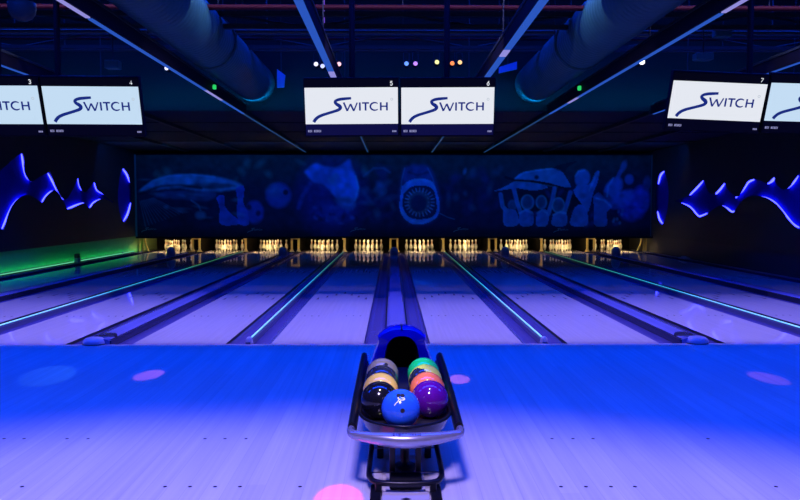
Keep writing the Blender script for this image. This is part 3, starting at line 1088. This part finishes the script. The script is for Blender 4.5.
wave_panel(1,
           [(675, 200.4), (683, 198), (689, 194.5), (697, 186.5), (703.5, 180), (705.5, 183.5), (708, 190), (712, 194), (718, 190.5), (724.8, 182.6), (727, 188), (733, 194), (738, 196.5), (743, 189), (748, 181.5), (754, 179), (761, 180.6), (768, 183), (774.4, 176.8), (776.5, 184), (783, 189), (789, 187), (798, 175), (815, 158), (840, 185), (880, 160)],
           [(676, 201.8), (681, 203), (690, 207.6), (699, 217), (708, 213.6), (717, 207), (723, 206), (732.5, 212.8), (737, 208), (744, 199.6), (753, 196), (764, 197), (774, 202.6), (782, 211), (788, 219.5), (797, 228), (806, 228.5), (840, 215), (880, 240)],
           [(664.5, 170.5), (668, 182), (669, 197), (667, 214), (662.5, 225), (658.5, 220), (656, 210), (655.6, 195), (658.6, 176)],
           [[(703, 181), (697, 187.6), (690, 195)], [(724.5, 183.8), (720, 189.5), (716, 194)], [(736, 197.6), (743, 189.6), (748, 182.4), (754, 179.8)], [(774.2, 178), (772, 181), (768, 183.6)], [(798, 176), (793, 182.5), (788, 188)],
            [(682, 203.2), (690, 207), (697, 215), (700, 216.2), (707, 213.4)], [(723, 206), (727, 208.5), (732, 212), (734, 211)], [(758, 196.6), (766, 198), (774, 202.4), (781, 210), (787.5, 218), (793, 224), (799, 227.4)],
            [(657.6, 211.5), (659.5, 219), (662.5, 223.5)], [(664, 171.5), (660.6, 175.5), (658.4, 184)]],
           'black wall panel on the right with a curling wave cut-out glowing blue')

# green light along the foot of the left wall
root = empty('base_light', (-WX + .05, 0, .02), 'thin green light strip along the foot of the left wall', 'light strip')
b = MB()
b.tube([(0, 6.0, .03), (0, 12, .03), (0, 16.85, .03)], .013, M['led_green'], n=8)
b.build('light_tube', root)
b = MB()
b.box(-.045, .03, 5.95, 16.87, 0, .012, M['steel'])
b.build('light_channel', root)
c = on_z(76, 263, .02)
b = MB()
root = empty('ledge_box', (-WX + .16, c.y, .02), 'small grey box with a dark red top on the ledge by the left wall', 'box')
b.box(-.06, .06, -.09, .09, 0, .14, M['grey_box'], bev=.012)
b.build('box_body', root)
b = MB()
b.box(-.055, .055, -.08, .08, .14, .26, M['red_box'], bev=.02)
b.build('box_cap', root)
root = empty('ledge_post', (-WX + .2, on_z(118, 255, .02).y, .02), 'tiny pale upright post on the left ledge nearer the pins', 'post')
b = MB()
b.tube([(0, 0, 0), (0, 0, .14)], .012, M['foot'], n=8)
b.box(-.03, .03, -.03, .03, 0, .012, M['foot'])
b.build('post_shaft', root)
root = empty('ledge_block', (WX - .3, 13.4, .02), 'small pale block on the ledge by the right wall', 'box')
b = MB()
b.box(-.10, .10, -.2, .2, 0, .05, M['grey_box'], bev=.012)
b.box(-.05, .05, -.1, .1, .05, .08, M['grey_box'], bev=.01)
b.build('block_body', root)

# ------------------------------------------------------------------ ceiling: light beams
BX = [-6.9, -5.05, -2.95, -.87, 1.27, 3.02, 5.05, 6.9]
BN = ['leftmost', 'second from the left', 'third from the left', 'fourth from the left', 'fourth from the right', 'third from the right', 'second from the right', 'rightmost']
for i, x in enumerate(BX):
    root = empty('light_beam', (x, 0, 3.37), f'long black ceiling beam with a blue light strip underneath, {BN[i]} of the eight', 'ceiling beam', 'blue light beams')
    hwid = .042
    outer = i in (0, 1, 6, 7)
    b = MB()
    b.box(-hwid, hwid, -6.0, SOF_Y - .1, .012, .19, M['black'])
    b.box(-hwid - .012, -hwid, -6.0, SOF_Y - .1, .17, .20, M['steel'])
    b.box(hwid, hwid + .012, -6.0, SOF_Y - .1, .17, .20, M['steel'])
    b.box(-hwid, hwid, SOF_Y - .1, 16.65, .012, .078, M['steel'])
    b.build('beam_housing', root)
    segs = {2: [(-6, -1.25, 'p'), (-1.2, 3.2, 'b'), (3.22, 4.3, 'p'), (4.32, 6.15, 'b')],
            3: [(-6, 1.55, 'b'), (1.6, 2.7, 'p'), (2.75, 6.15, 'b')],
            4: [(-6, .15, 'b'), (.2, .55, 'p'), (.6, 6.15, 'b')],
            5: [(-6, -1.5, 'p'), (-1.45, 3.9, 'b'), (3.95, 4.6, 'p'), (4.65, 6.15, 'b')]}.get(i, [(-6, 6.15, 'b')])
    for a0, a1, t in segs:
        s = MB()
        w = hwid * ((.95 if i in (3, 4) else .52) if not outer else .4)
        s.box(-w, w, a0, a1, 0, .012, M['led_pale' if t == 'p' else 'led_blue'])
        s.build('light_strip', root)
    if not outer:
        s = MB()
        s.box(-.018, .018, 6.2, 16.55, .0, .012, M['led_dim'])
        s.build('light_strip', root)
    for yy in (-3.5, 0.5, 4.5):
        s = MB()
        s.tube([(0, yy, .22), (0, yy, CEIL - 3.375)], .008, M['steel'], n=6)
        s.build('hanger_rod', root)
    if i in (2, 5):
        s = MB()
        sg = 1 if i == 2 else -1
        yy = on_x(213 if i == 2 else 581, 92 if i == 2 else 81, x + sg * hwid).y
        s.box(*sorted((sg * hwid, sg * (hwid + .05))), yy - .03, yy + .03, .07, .14, M['glint_green'], bev=.008)  # glowing box stands in for green light reflecting off the beam
        s.build('green_glint', root)

# ------------------------------------------------------------------ air ducts
for sx, nm in ((-1, 'left'), (1, 'right')):
    root = empty('air_duct', (sx * 2.73, 0, 3.98), f'big round spiral air duct under the ceiling, {nm} of the middle', 'duct', 'air ducts')
    b = MB()
    rows = []
    y = -5.0
    n = 28
    R0 = .375
    while y < SOF_Y - .02:
        for dy, dr in ((0, 0), (.015, .004), (.03, 0)):
            rows.append([(math.cos(2 * PI * j / n) * (R0 + dr), y + dy, math.sin(2 * PI * j / n) * (R0 + dr)) for j in range(n)])
        y += .11
    rows.append([(math.cos(2 * PI * j / n) * R0, SOF_Y - .005, math.sin(2 * PI * j / n) * R0) for j in range(n)])
    b.grid(rows, M['duct'], wrap=True)
    b.build('duct_pipe', root)
    for yy in (-1.2, 2.6):
        f = MB()
        f.lathe([(R0 + .005, -.03), (R0 + .03, -.03), (R0 + .03, .03), (R0 + .005, .03)], M['duct'], 28, Matrix.Translation((0, yy, 0)) @ Matrix.Rotation(PI / 2, 4, 'X'))
        f.build('joint_collar', root)
        s = MB()
        for q in (-1, 1):
            s.tube([(q * (R0 + .02), yy, 0), (q * (R0 + .02), yy, CEIL - 3.985)], .008, M['steel'], n=6)
        s.build('hanger_rod', root)

# ------------------------------------------------------------------ pipes and trusses across the ceiling
def pipe(py, D, r, m, label, px0=-60, px1=860, name='ceiling_pipe', cat='pipe', group='ceiling pipes'):
    a, c = on_y(px0, py, CAMY + D), on_y(px1, py, CAMY + D)
    b = MB()
    b.tube([(a.x, a.y, a.z), (c.x, c.y, a.z)], r, m, n=10)
    for k in range(5):
        xx = a.x + (c.x - a.x) * (k + .5) / 5
        b.tube([(xx, a.y, a.z), (xx, a.y, CEIL - .005)], .008, M['steel'], n=6)
    tag(b.build(name), label, cat, group)


pipe(6.5, 9.6, .035, M['pipe_red'], 'red painted sprinkler pipe, the highest pipe across the ceiling')
pipe(31, 11.2, .03, M['pipe'], 'grey pipe across the ceiling below the red one')
pipe(37.5, 13.2, .03, M['pipe_red'], 'thin dark red pipe across the ceiling behind the grey one')


def truss(D, ytop, ybot, label):
    a = on_y(0, ytop, CAMY + D)
    c = on_y(0, ybot, CAMY + D)
    root = empty('roof_truss', (0, CAMY + D, 0), label, 'truss', 'roof trusses')
    X = 8.6
    for z in (a.z, c.z):
        b = MB()
        b.box(-X, X, -.04, .04, z - .03, z + .03, M['steel'])
        b.build('chord', root)
    n = 14
    for k in range(n):
        x0 = -X + 2 * X * k / n
        x1 = -X + 2 * X * (k + 1) / n
        za, zb = (a.z, c.z) if k % 2 else (c.z, a.z)
        b = MB()
        b.tube([(x0, 0, za), (x1, 0, zb)], .018, M['steel'], n=6)
        b.build('diagonal', root)
    b = MB()
    for xx in (-6.2, -2.1, 2.1, 6.2):
        b.tube([(xx, 0, a.z), (xx, 0, CEIL - .005)], .012, M['steel'], n=6)
    b.build('hanger_rod', root)


truss(10.4, 13.5, 26, 'steel lattice roof truss, nearer of the two')
truss(12.4, 33, 47, 'steel lattice roof truss, farther of the two')

# ------------------------------------------------------------------ coloured stage lights on a bar
BARY = 5.3
bz = on_y(400, 58, BARY).z
b = MB()
b.tube([(-7.5, BARY, bz + .13), (7.5, BARY, bz + .13)], .024, M['steel'], n=8)
for xx in (-6, -3.6, 1.9, 6):
    b.tube([(xx, BARY, bz + .13), (xx, BARY, CEIL - .005)], .012, M['steel'], n=6)
tag(b.build('lighting_bar'), 'horizontal steel bar carrying the coloured stage lights', 'bar')
LAMPS = [(316, 64, (.75, .72, 1.0), 'white, leftmost of the small lamps left of the middle'), (322.5, 66, (.45, .5, 1.0), 'pale blue, second of the lamps left of the middle'), (339, 64, (1.0, .52, .62), 'pinkish, above the screen numbered 5'),
         (406.5, 63.5, (.12, .28, 1.0), 'bright blue, left one of the blue and violet pair'), (415.5, 63.5, (.42, .2, .85), 'violet, right one of the blue and violet pair'),
         (437, 62, (.78, .75, .30), 'yellow, left of the orange pair'), (452.3, 63.2, (1.0, .22, .07), 'orange red, left one of the orange pair'), (460, 62.2, (1.0, .50, .22), 'peach, right one of the orange pair'),
         (642, 61.5, (.95, .9, 1.0), 'white and brightest, alone right of the right duct'), (166.5, 68, (.7, .7, 1.0), 'white and small, alone left of the left duct')]
for k, (px, py, col, nm) in enumerate(LAMPS):
    p = on_y(px, py, BARY - .13)
    root = empty('stage_spotlight', (p.x, p.y, p.z), f'small stage lamp glowing {nm}', 'stage light', 'coloured stage lights')
    rr = .036 if k not in (8,) else .05
    b = MB()
    b.lathe([(rr * .85, .22), (rr * 1.25, .20), (rr * 1.3, .03), (rr * 1.5, .0), (rr * 1.12, .0)], M['black'], 14, Matrix.Rotation(-PI / 2, 4, 'X'))
    b.build('lamp_can', root)
    b = MB()
    b.lathe([(.0001, .004), (rr * .6, .006), (rr * 1.12, .012)], emat('lamp glow', col, 1.6 if k != 8 else 3), 14, Matrix.Rotation(-PI / 2, 4, 'X'))
    b.build('lens', root)
    b = MB()
    b.tube([(-rr * 1.38, .1, 0), (-rr * 1.4, .13, bz + .098 - p.z), (rr * 1.4, .13, bz + .098 - p.z), (rr * 1.38, .1, 0)], .007, M['steel'], n=6)
    b.build('yoke', root)

# small blue lit panels hanging at the soffit
M['blue_panel'] = mat('pale blue panel', (.05, .10, .26), .5, var=.1)
for pts, nm in (([(277, 69), (285, 75), (284, 87), (277, 87.5)], 'small upright blue panel hanging beside the left duct'), ([(499, 67), (517, 61.5), (517, 69), (499, 73)], 'small slanted blue panel hanging beside the right duct')):
    Y = SOF_Y - .25
    P3 = [on_y(*p, Y) for p in pts]
    root = empty('hanging_board', (P3[0].x, Y, P3[0].z), nm, 'panel')
    b = MB()
    o = Vector((P3[0].x, Y, P3[0].z))
    fr = [p - o for p in P3]
    bk = [p - o + Vector((0, .05, 0)) for p in P3]
    b.add(fr + bk, [(3, 2, 1, 0), (4, 5, 6, 7)] + [(i, (i + 1) % 4, 4 + (i + 1) % 4, 4 + i) for i in range(4)], M['blue_panel'])
    b.build('panel_board', root)
    b = MB()
    mx_ = (fr[0] + fr[1]) / 2
    b.tube([mx_ + Vector((0, .025, -.03)), (mx_.x, .025, CEIL - o.z)], .008, M['steel'], n=6)
    b.build('hanger_rod', root)

# violet rod, dome, small boxes overhead
p0, p1 = on_y(324, 33, 2.0), on_y(324, -30, 2.0)
b = MB()
b.tube([(0, 0, 0), (0, 0, p1.z - p0.z)], .012, M['neon'], n=8)
b.build('hanging_light_rod')
o = bpy.data.objects['hanging_light_rod']
o.location = (p0.x, 2.0, p0.z)
tag(o, 'thin violet glowing rod hanging beside the fourth light beam', 'light rod')
p = on_y(22, 8, .2)
root = empty('ceiling_dome', p, 'dark round dome hanging in the upper left corner of the photo', 'dome')
b = MB()
b.lathe([(.0001, -.15), (.06, -.14), (.11, -.11), (.145, -.05), (.15, 0), (.15, .06), (.03, .10), (.03, .14)], M['pipe'], 24)
b.build('dome_shell', root)
b = MB()
b.tube([(0, 0, .1), (0, 0, CEIL - p.z - .005)], .015, M['steel'], n=8)
b.build('drop_pole', root)
for (px, py, w, h, nm) in ((703, 57, .26, .10, 'small dark speaker box hanging left of the screen numbered 7, lower one'), (722, 34, .24, .10, 'small dark speaker box hanging above the screen numbered 7'), (113, 65, .2, .12, 'small dark box hanging above the screen numbered 4')):
    p = on_y(px, py, 2.4)
    root = empty('hanging_box', p, nm, 'lamp', 'hanging boxes')  # unlit boxes without lamps; the right-hand ones are speakers
    b = MB()
    b.box(-w / 2, w / 2, -.08, .08, -h / 2, h / 2, M['duct'], bev=.015)
    b.build('box_case', root)
    b = MB()
    b.tube([(0, 0, h / 2 - .01), (0, 0, CEIL - p.z - .005)], .01, M['steel'], n=6)
    b.build('drop_rod', root)

# ------------------------------------------------------------------ ball return
br = empty('ball_return', (0.022, -3.6, 0), 'ball return with blue arched hood, black rack and silver front bar', 'ball return')
OY = -3.6


def bp(x, y, z):
    return Vector((x, y - OY, z))


# hood
half = [(0, .632), (.04, .632), (.09, .624), (.14, .600), (.186, .568), (.192, .552), (.182, .540), (.190, .50), (.207, .45), (.234, .38), (.256, .30), (.266, .20), (.270, .10), (.270, .0)]
ring = [(-x, z) for x, z in half[:0:-1]] + half
YF, YB = -2.72, -1.55
b = MB()
rows = []
for t, sx, sz in ((0, .975, .985), (.03, 1, 1), (.12, 1.0, 1.0), (.4, .97, .93), (.7, .92, .78), (.9, .86, .58), (1.0, .80, .30)):
    y = YF + (YB - YF) * t
    rows.append([bp(x * sx, y, z * sz) for x, z in ring])
b.grid(rows, M['hood'])
b.add(rows[-1], [list(range(len(ring)))], M['hood'])
# front face ring round the arched opening
arch = []
for x, z in ring:
    a = math.atan2(z - .33, x)
    if z > .33:
        arch.append((.138 * math.copysign(abs(math.cos(a)) ** .8, math.cos(a)), .33 + .242 * max(0, math.sin(a)) ** .85))
    else:
        arch.append((math.copysign(.138, x), z))
b.grid([[bp(x * .975, YF, z * .985) for x, z in ring], [bp(x * 1.06, YF - .012, z) for x, z in arch], [bp(x, YF, z) for x, z in arch], [bp(x, YF + .05, z) for x, z in arch]], M['hood'], smooth=False)
b.build('hood', br)
hood = bpy.data.objects['hood']
b = MB()
b.grid([[bp(x, YF + .05, z) for x, z in arch], [bp(x * .95, YF + .7, z * .9) for x, z in arch]], M['hood_dark'])
b.add([bp(x * .95, YF + .7, z * .9) for x, z in arch], [list(range(len(arch)))], M['hood_dark'])
b.build('tunnel', hood)
b = MB()
b.tube([bp(0, YF - .004, .622), bp(0, YF + .05, .634), bp(0, YF + .15, .632), bp(0, YF + .45, .590), bp(0, YF + .8, .495)], .008, M['mark'], n=6)
b.build('seam_strip', hood)

# rails
for s in (-1, 1):
    b = MB()
    pts = [bp(s * .288, -2.84, .425), bp(s * .291, -3.3, .41), bp(s * .294, -3.9, .385), bp(s * .297, -4.43, .350)]
    b.tube(pts, [.027, .028, .029, .027], M['tube'], n=12, flat=1.5)
    b.build('side_rail', br)
# front bar
cl = [(.296, -4.39, .351, .022), (.303, -4.45, .348, .023), (.283, -4.505, .344, .025), (.2, -4.540, .338, .031), (.1, -4.560, .332, .039), (0, -4.568, .328, .043)]
cl = [(-x, y, z, r) for x, y, z, r in cl] + cl[-2::-1]
P = bez([Vector((x, y, z, )) for x, y, z, r in cl], 5)
Rr = [v.x for v in bez([Vector((r, 0, 0)) for x, y, z, r in cl], 5)]
b = MB()
b.tube([bp(*v) for v in P], Rr, M['chrome'], n=18)
b.build('front_bar', br)
b = MB()   # worn dark lettering on top of the bar, unreadable in the photo
x = -.066
for k, wd in enumerate((.010, .004, .004, .010, .012, .010, .004, .008, .010, .008, .006, .008)):
    zt, yt = .328 + .0425 * math.cos(math.radians(28)), -4.568 - .0425 * math.sin(math.radians(28))
    hgt = .018 if k < 7 else .011
    b.box(-wd / 2, wd / 2, -hgt / 2, hgt / 2, -.002, .0015, M['mark'], M4=Matrix.Translation(bp(x, yt + .004, zt)) @ Matrix.Rotation(math.radians(28), 4, 'X'))
    x += wd + .005
b.build('bar_lettering', bpy.data.objects['front_bar'])
# tray: rounded trough under the balls
b = MB()
tr = []
for k in range(33):
    a = PI * k / 32
    tr.append((-.266 * math.cos(a), -4.16 - .330 * math.sin(a) ** .9))
outl = [(-.266, -2.78)] + tr + [(.266, -2.78)]
top = [bp(x, y, .379) for x, y in outl]
mid = [bp(x * .93, y + (.02 if y < -3 else 0), .352) for x, y in outl]
inn = [bp(x * .80, y + (.045 if y < -3 else 0), .3355) for x, y in outl]
low = [bp(x * .90, y + (.02 if y < -3 else 0), .310) for x, y in outl]
b.grid([top, mid, inn], M['tray'])
b.add(inn, [list(range(len(inn)))], M['tray'])
b.grid([top, low], M['tray'])
b.add(low, [list(range(len(low)))[::-1]], M['tray'])
b.build('tray', br)
b = MB()
b.tube(bez([bp(x, y, .381) for x, y in outl], 1), .009, M['tube'], n=8)
b.build('tray_rim', br)
b = MB()
for xx in (-.05, .05):
    b.tube([bp(xx, -2.8, .338), bp(xx, -4.0, .338)], .006, M['tube'], n=6)
b.build('tray_rib', br)
# lower frame
lp = [(.198, -3.0, .085), (.203, -3.9, .085), (.206, -4.34, .08), (.196, -4.44, .078), (.16, -4.50, .076), (.07, -4.52, .075)]
lp = [(-x, y, z) for x, y, z in lp] + lp[::-1]
b = MB()
b.tube([bp(*v) for v in bez(lp, 4)], .016, M['tube'], n=10)
b.build('lower_frame', br)
b = MB()
b.tube([bp(-.203, -4.36, .08), bp(.203, -4.36, .08)], .004, M['chrome'], n=6)
b.tube([bp(-.2, -3.95, .085), bp(.2, -3.95, .085)], .004, M['chrome'], n=6)
b.build('cross_wire', br)
for s in (-1, 1):
    b = MB()
    b.box(s * .074 - .016, s * .074 + .016, -4.36 - OY, -4.30 - OY, .02, .312, M['tube'], bev=.006)
    b.build('upright', br)
    b = MB()
    b.box(s * .074 - .012, s * .074 + .012, -3.3 - OY, -3.24 - OY, .02, .312, M['tube'], bev=.006)
    b.build('upright', br)
    b = MB()
    b.box(s * .15 - .02, s * .15 + .02, -3.9 - OY, -3.82 - OY, .0, .312, M['tube'], bev=.006)
    b.build('leg', br)
    b = MB()
    b.box(s * .165 - .03, s * .165 + .03, -4.66 - OY, -4.40 - OY, .0, .03, M['tube'], bev=.01)
    b.box(s * .150 - .018, s * .150 + .018, -4.52 - OY, -4.47 - OY, .02, .08, M['tube'], bev=.006)
    b.build('foot', br)
    b = MB()
    b.box(s * .165 - .03, s * .165 + .03, -3.2 - OY, -3.0 - OY, .0, .03, M['tube'], bev=.01)
    b.box(s * .165 - .018, s * .165 + .018, -3.12 - OY, -3.07 - OY, .02, .312, M['tube'], bev=.006)
    b.build('foot', br)
b = MB()
b.lathe([(.066, .0), (.068, .025), (.060, .03), (.03, .035), (.026, .05), (.024, .292)], M['tube'], 18, Matrix.Translation(bp(0, -4.14, .02)))
b.build('drive_motor', br)
b = MB()
b.box(-.09, .09, -4.47 - OY, -4.37 - OY, .02, .085, M['tube'], bev=.01)
b.build('front_box', br)
b = MB()
b.box(-.13, .13, -4.70 - OY, -4.48 - OY, .0, .02, M['foot'], bev=.006)
b.box(-.11, .11, -4.49 - OY, -4.0 - OY, .0, .018, M['foot'])
b.add([(-.03, -4.60 - OY, .0212), (.0, -4.62 - OY, .0212), (.03, -4.60 - OY, .0212), (.0, -4.58 - OY, .0212)], [(0, 1, 2, 3)], M['mark'])
b.build('base_plate', br)

# ------------------------------------------------------------------ bowling balls
BR = .1095


def make_ball(pos, m, label, rot=(0, 0, 0), holes=((-.25, .80), (.15, .85), (-.05, .45)), patch=None, emblem=False, m2=None):
    b = MB()
    n, k = 40, 24
    rows_i = []
    vs, fs = [], []
    for i in range(k + 1):
        th = PI * i / k
        for j in range(n):
            ph = 2 * PI * j / n
            vs.append(Vector((math.sin(th) * math.cos(ph), math.sin(th) * math.sin(ph), math.cos(th))) * BR)
    f1, f2 = [], []
    for i in range(k):
        for j in range(n):
            f = (i * n + j, (i + 1) * n + j, (i + 1) * n + (j + 1) % n, i * n + (j + 1) % n)
            c = sum((vs[q] for q in f), Vector()) / 4
            (f2 if patch and c.normalized().dot(Vector(patch[0]).normalized()) > patch[1] else f1).append(f)
    o0 = len(b.v)
    b.v += [tuple(v) for v in vs]
    for lst, mm_ in ((f1, m), (f2, m2)):
        if lst:
            q = b.mi(mm_)
            for f in lst:
                b.f.append(list(f))
                b.m.append(q)
                b.sm.append(True)

    def on_ball(u, v, r=BR * 1.0015):
        """u right, v up on the front (-Y) upper side, in radians"""
        d = Vector((math.sin(u), -math.cos(u), 0)) * math.cos(v) + Vector((0, 0, math.sin(v)))
        return d * r
    for (u, v) in holes:
        c = on_ball(u, v)
        nrm = c.normalized()
        a1 = nrm.orthogonal().normalized()
        a2 = nrm.cross(a1)
        rr = .0125
        ringo = [nrm * BR * 1.0005 + (a1 * math.cos(t) + a2 * math.sin(t)) * rr for t in [2 * PI * q / 14 for q in range(14)]]
        b.add(ringo, [list(range(14))], M['hood_dark'])
    if emblem:
        for pl, wd in ((bez([(-.30, .52, 0), (-.20, .60, 0), (-.12, .72, 0), (-.02, .70, 0), (.12, .70, 0), (.20, .74, 0)], 4), .055), (bez([(-.26, .82, 0), (-.17, .80, 0), (-.12, .72, 0)], 4), .08), (bez([(.10, .80, 0), (.22, .82, 0), (.27, .76, 0), (.18, .70, 0)], 4), .07), (bez([(-.38, .40, 0), (-.30, .52, 0)], 3), .05)):
            for qd in stroke([(v.x, v.y) for v in pl], wd):
                b.add([on_ball(p.x, p.y, BR * 1.003) for p in qd], [(0, 1, 2, 3)], M['white_print'])
    o = b.build('bowling_ball', loc=pos)
    o.rotation_euler = rot
    # lift marks slightly so that holes read on the curved surface
    tag(o, label, 'bowling ball', 'balls on the ball return')
    return o


BZ = .3355 + BR + .001
BM = {
    'black': ball_mat('black bowling ball', (.006, .006, .012), .12),
    'tan': ball_mat('tan bowling ball', (.72, .48, .09), .16, marble=.08),
    'dark': ball_mat('near black bowling ball', (.02, .022, .04), .12),
    'grey': ball_mat('grey brown bowling ball', (.24, .19, .12), .18, col2=(.30, .24, .16)),
    'purple': ball_mat('purple bowling ball', (.085, .004, .20), .10, marble=.2),
    'orange': ball_mat('orange bowling ball', (.95, .20, .07), .2, marble=.06),
    'yellow': ball_mat('yellow green bowling ball', (.85, .90, .10), .2, marble=.06),
    'green': ball_mat('green bowling ball', (.01, .75, .14), .18, marble=.06),
    'blue': ball_mat('blue bowling ball', (.02, .12, .62), .14, marble=.1),
}


def ball_at(px, D):
    """ball resting on the tray at this distance, under this column of the photo"""
    d = ray(px, 395)
    x = EYE.x + d.x / d.y * D
    return (x, CAMY + D, BZ)


make_ball((-.127, -4.17, BZ), BM['black'], 'plain black bowling ball at the front left of the rack', holes=())
make_ball((-.124, -3.95, BZ), BM['tan'], 'tan yellow bowling ball behind the black one on the left', holes=())
make_ball((-.121, -3.73, BZ), BM['dark'], 'dark bowling ball between the tan and the grey ball', holes=())
make_ball((-.119, -3.51, BZ), BM['grey'], 'grey brown bowling ball with finger holes at the back left of the rack', holes=((.20, .78), (.38, .86)))
make_ball((.170, -4.15, BZ), BM['purple'], 'shiny purple bowling ball at the front right of the rack', holes=())
make_ball((.166, -3.930, BZ), BM['orange'], 'orange bowling ball behind the purple one', holes=())
make_ball((.163, -3.710, BZ), BM['yellow'], 'yellow bowling ball with a black patch, between orange and green', holes=(), patch=((-.60, -.70, .36), .76), m2=BM['dark'])
make_ball((.160, -3.490, BZ), BM['green'], 'bright green bowling ball at the back right of the rack', holes=((-.05, .62),))
make_ball((-.004, -4.362, BZ), BM['blue'], 'blue bowling ball with a white emblem, nearest the silver bar', holes=((-.22, .98), (.16, .98), (.08, .16)), emblem=True)

# ------------------------------------------------------------------ lights
def aim(o, target):
    d = Vector(target) - o.location
    o.rotation_euler = d.to_track_quat('-Z', 'Y').to_euler()


def area(name, loc, target, sx, sy, col, power, spread=180):
    l = bpy.data.lights.new(name, 'AREA')
    l.shape = 'RECTANGLE'
    l.size, l.size_y = sx, sy
    l.color = col
    l.energy = power
    l.spread = math.radians(spread)
    o = bpy.data.objects.new(name, l)
    C.objects.link(o)
    o.location = loc
    aim(o, target)
    return o


def spot(name, loc, target, half, blend, col, power, r=.03):
    l = bpy.data.lights.new(name, 'SPOT')
    l.spot_size = 2 * math.radians(half)
    l.spot_blend = blend
    l.color = col
    l.energy = power
    l.shadow_soft_size = r
    o = bpy.data.objects.new(name, l)
    C.objects.link(o)
    o.location = loc
    aim(o, target)
    return o


# blue floods over the approach and over the near lanes
area('blue_flood', (0, -3.2, 5.7), (0, -2.4, 0), 16, .8, (0, .052, 1), 1450)
area('lane_flood', (0, 3.4, 5.7), (0, 4.6, 0), 16, .6, (0, .045, 1), 1000)
# lane wash lamp between two shields, an unseen trough added to cut its light
root = empty('lane_wash_shield', (0, .19, 4.5), 'added black trough cutting off the lane light at the foul line', 'light shield')
b = MB()
b.box(-WX + .1, WX - .1, .04, .06, 0, .5, M['black'])
b.box(-WX + .1, WX - .1, .06, .138, .47, .5, M['black'])
b.box(-WX + .1, WX - .1, .138, .148, .38, .5, M['black'])
b.build('shield', root)
b = MB()
for xx in (-7.6, -4.2, 0, 4.2, 7.6):
    b.tube([(xx, .1, .5), (xx, .1, CEIL - 4.505)], .012, M['steel'], n=6)
b.build('hanger_rod', root)
area('lane_wash', (0, .272, 4.94), (0, 2.7, 0), 17.2, .03, (.50, .39, 1.0), 1100, 180)
# pale wash over the seating end
spot('seat_wash', (-.5, -8.3, 5.5), (-.55, -8.3, 0), 45.2, .10, (.56, .43, 1.0), 2400, .45)
# narrow white spots on the ball rack
for yy in (-4.2, -3.9, -3.55):
    spot('rack_spot', (0.05, yy - 1.2, 5.2), (.01, yy, .45), 2.9, .6, (1.0, .95, .72), 560, .04)
# unseen lamp added under the soffit to light the mural evenly
area('mural_wash', (0, 13.8, SOF_Z - .06), (0, 16.95, 1.6), 17, .1, (.0, .15, 1), 125)
# unseen blue lamp added in front of the soffit's lower edge for its glow
area('soffit_wash', (0, SOF_Y - .35, SOF_Z + .12), (0, SOF_Y, SOF_Z + .45), 16, .05, (.0, .24, .8), 150)
area('ceiling_wash', (0, 1.5, 5.8), (0, 6.3, 4.0), 16, .3, (.0, .10, .8), 12)  # unseen blue fill added for the soffit face, ducts and trusses
# green strip light at the foot of the left wall
area('base_glow', (-WX + .10, 11.7, .05), (-WX, 11.7, .16), 11.4, .03, (.01, 1, .30), 6.5)
# coloured pools from the stage lights
for (px, py, col, pw, half, src) in ((149, 375, (1, .3, .75), 1500, .95, -2), (459, 379, (1, .3, .6), 500, .75, 1), (768, 378, (.9, .3, .8), 900, 1.1, 3.2), (160, 379, (.2, .55, 1), 500, 1.8, -3), (48, 375, (.1, .5, 1), 300, 1.8, -5), (290, 381, (.1, .5, 1), 250, 1.1, -3)):
    spot('effect_spot', (src, 5.1, bz), on_z(px, py, 0), half, .3, col, pw, .01)
spot('pink_spot', (-.30, -11.2, 4.6), on_z(338, 501, 0), 1.03, .35, (1, .0, .30), 9500, .01)

# world: almost nothing
w = bpy.data.worlds.new('World')
bpy.context.scene.world = w
w.use_nodes = True
w.node_tree.nodes['Background'].inputs[0].default_value = (.02, .05, .25, 1)
w.node_tree.nodes['Background'].inputs[1].default_value = .02

sc = bpy.context.scene
sc.view_settings.view_transform = 'Standard'
sc.view_settings.look = 'None'
sc.view_settings.gamma = 1
sc.view_settings.use_curve_mapping = False
sc.view_settings.exposure = 0.0
sc.cycles.sample_clamp_indirect = 4.0
sc.cycles.caustics_reflective = True
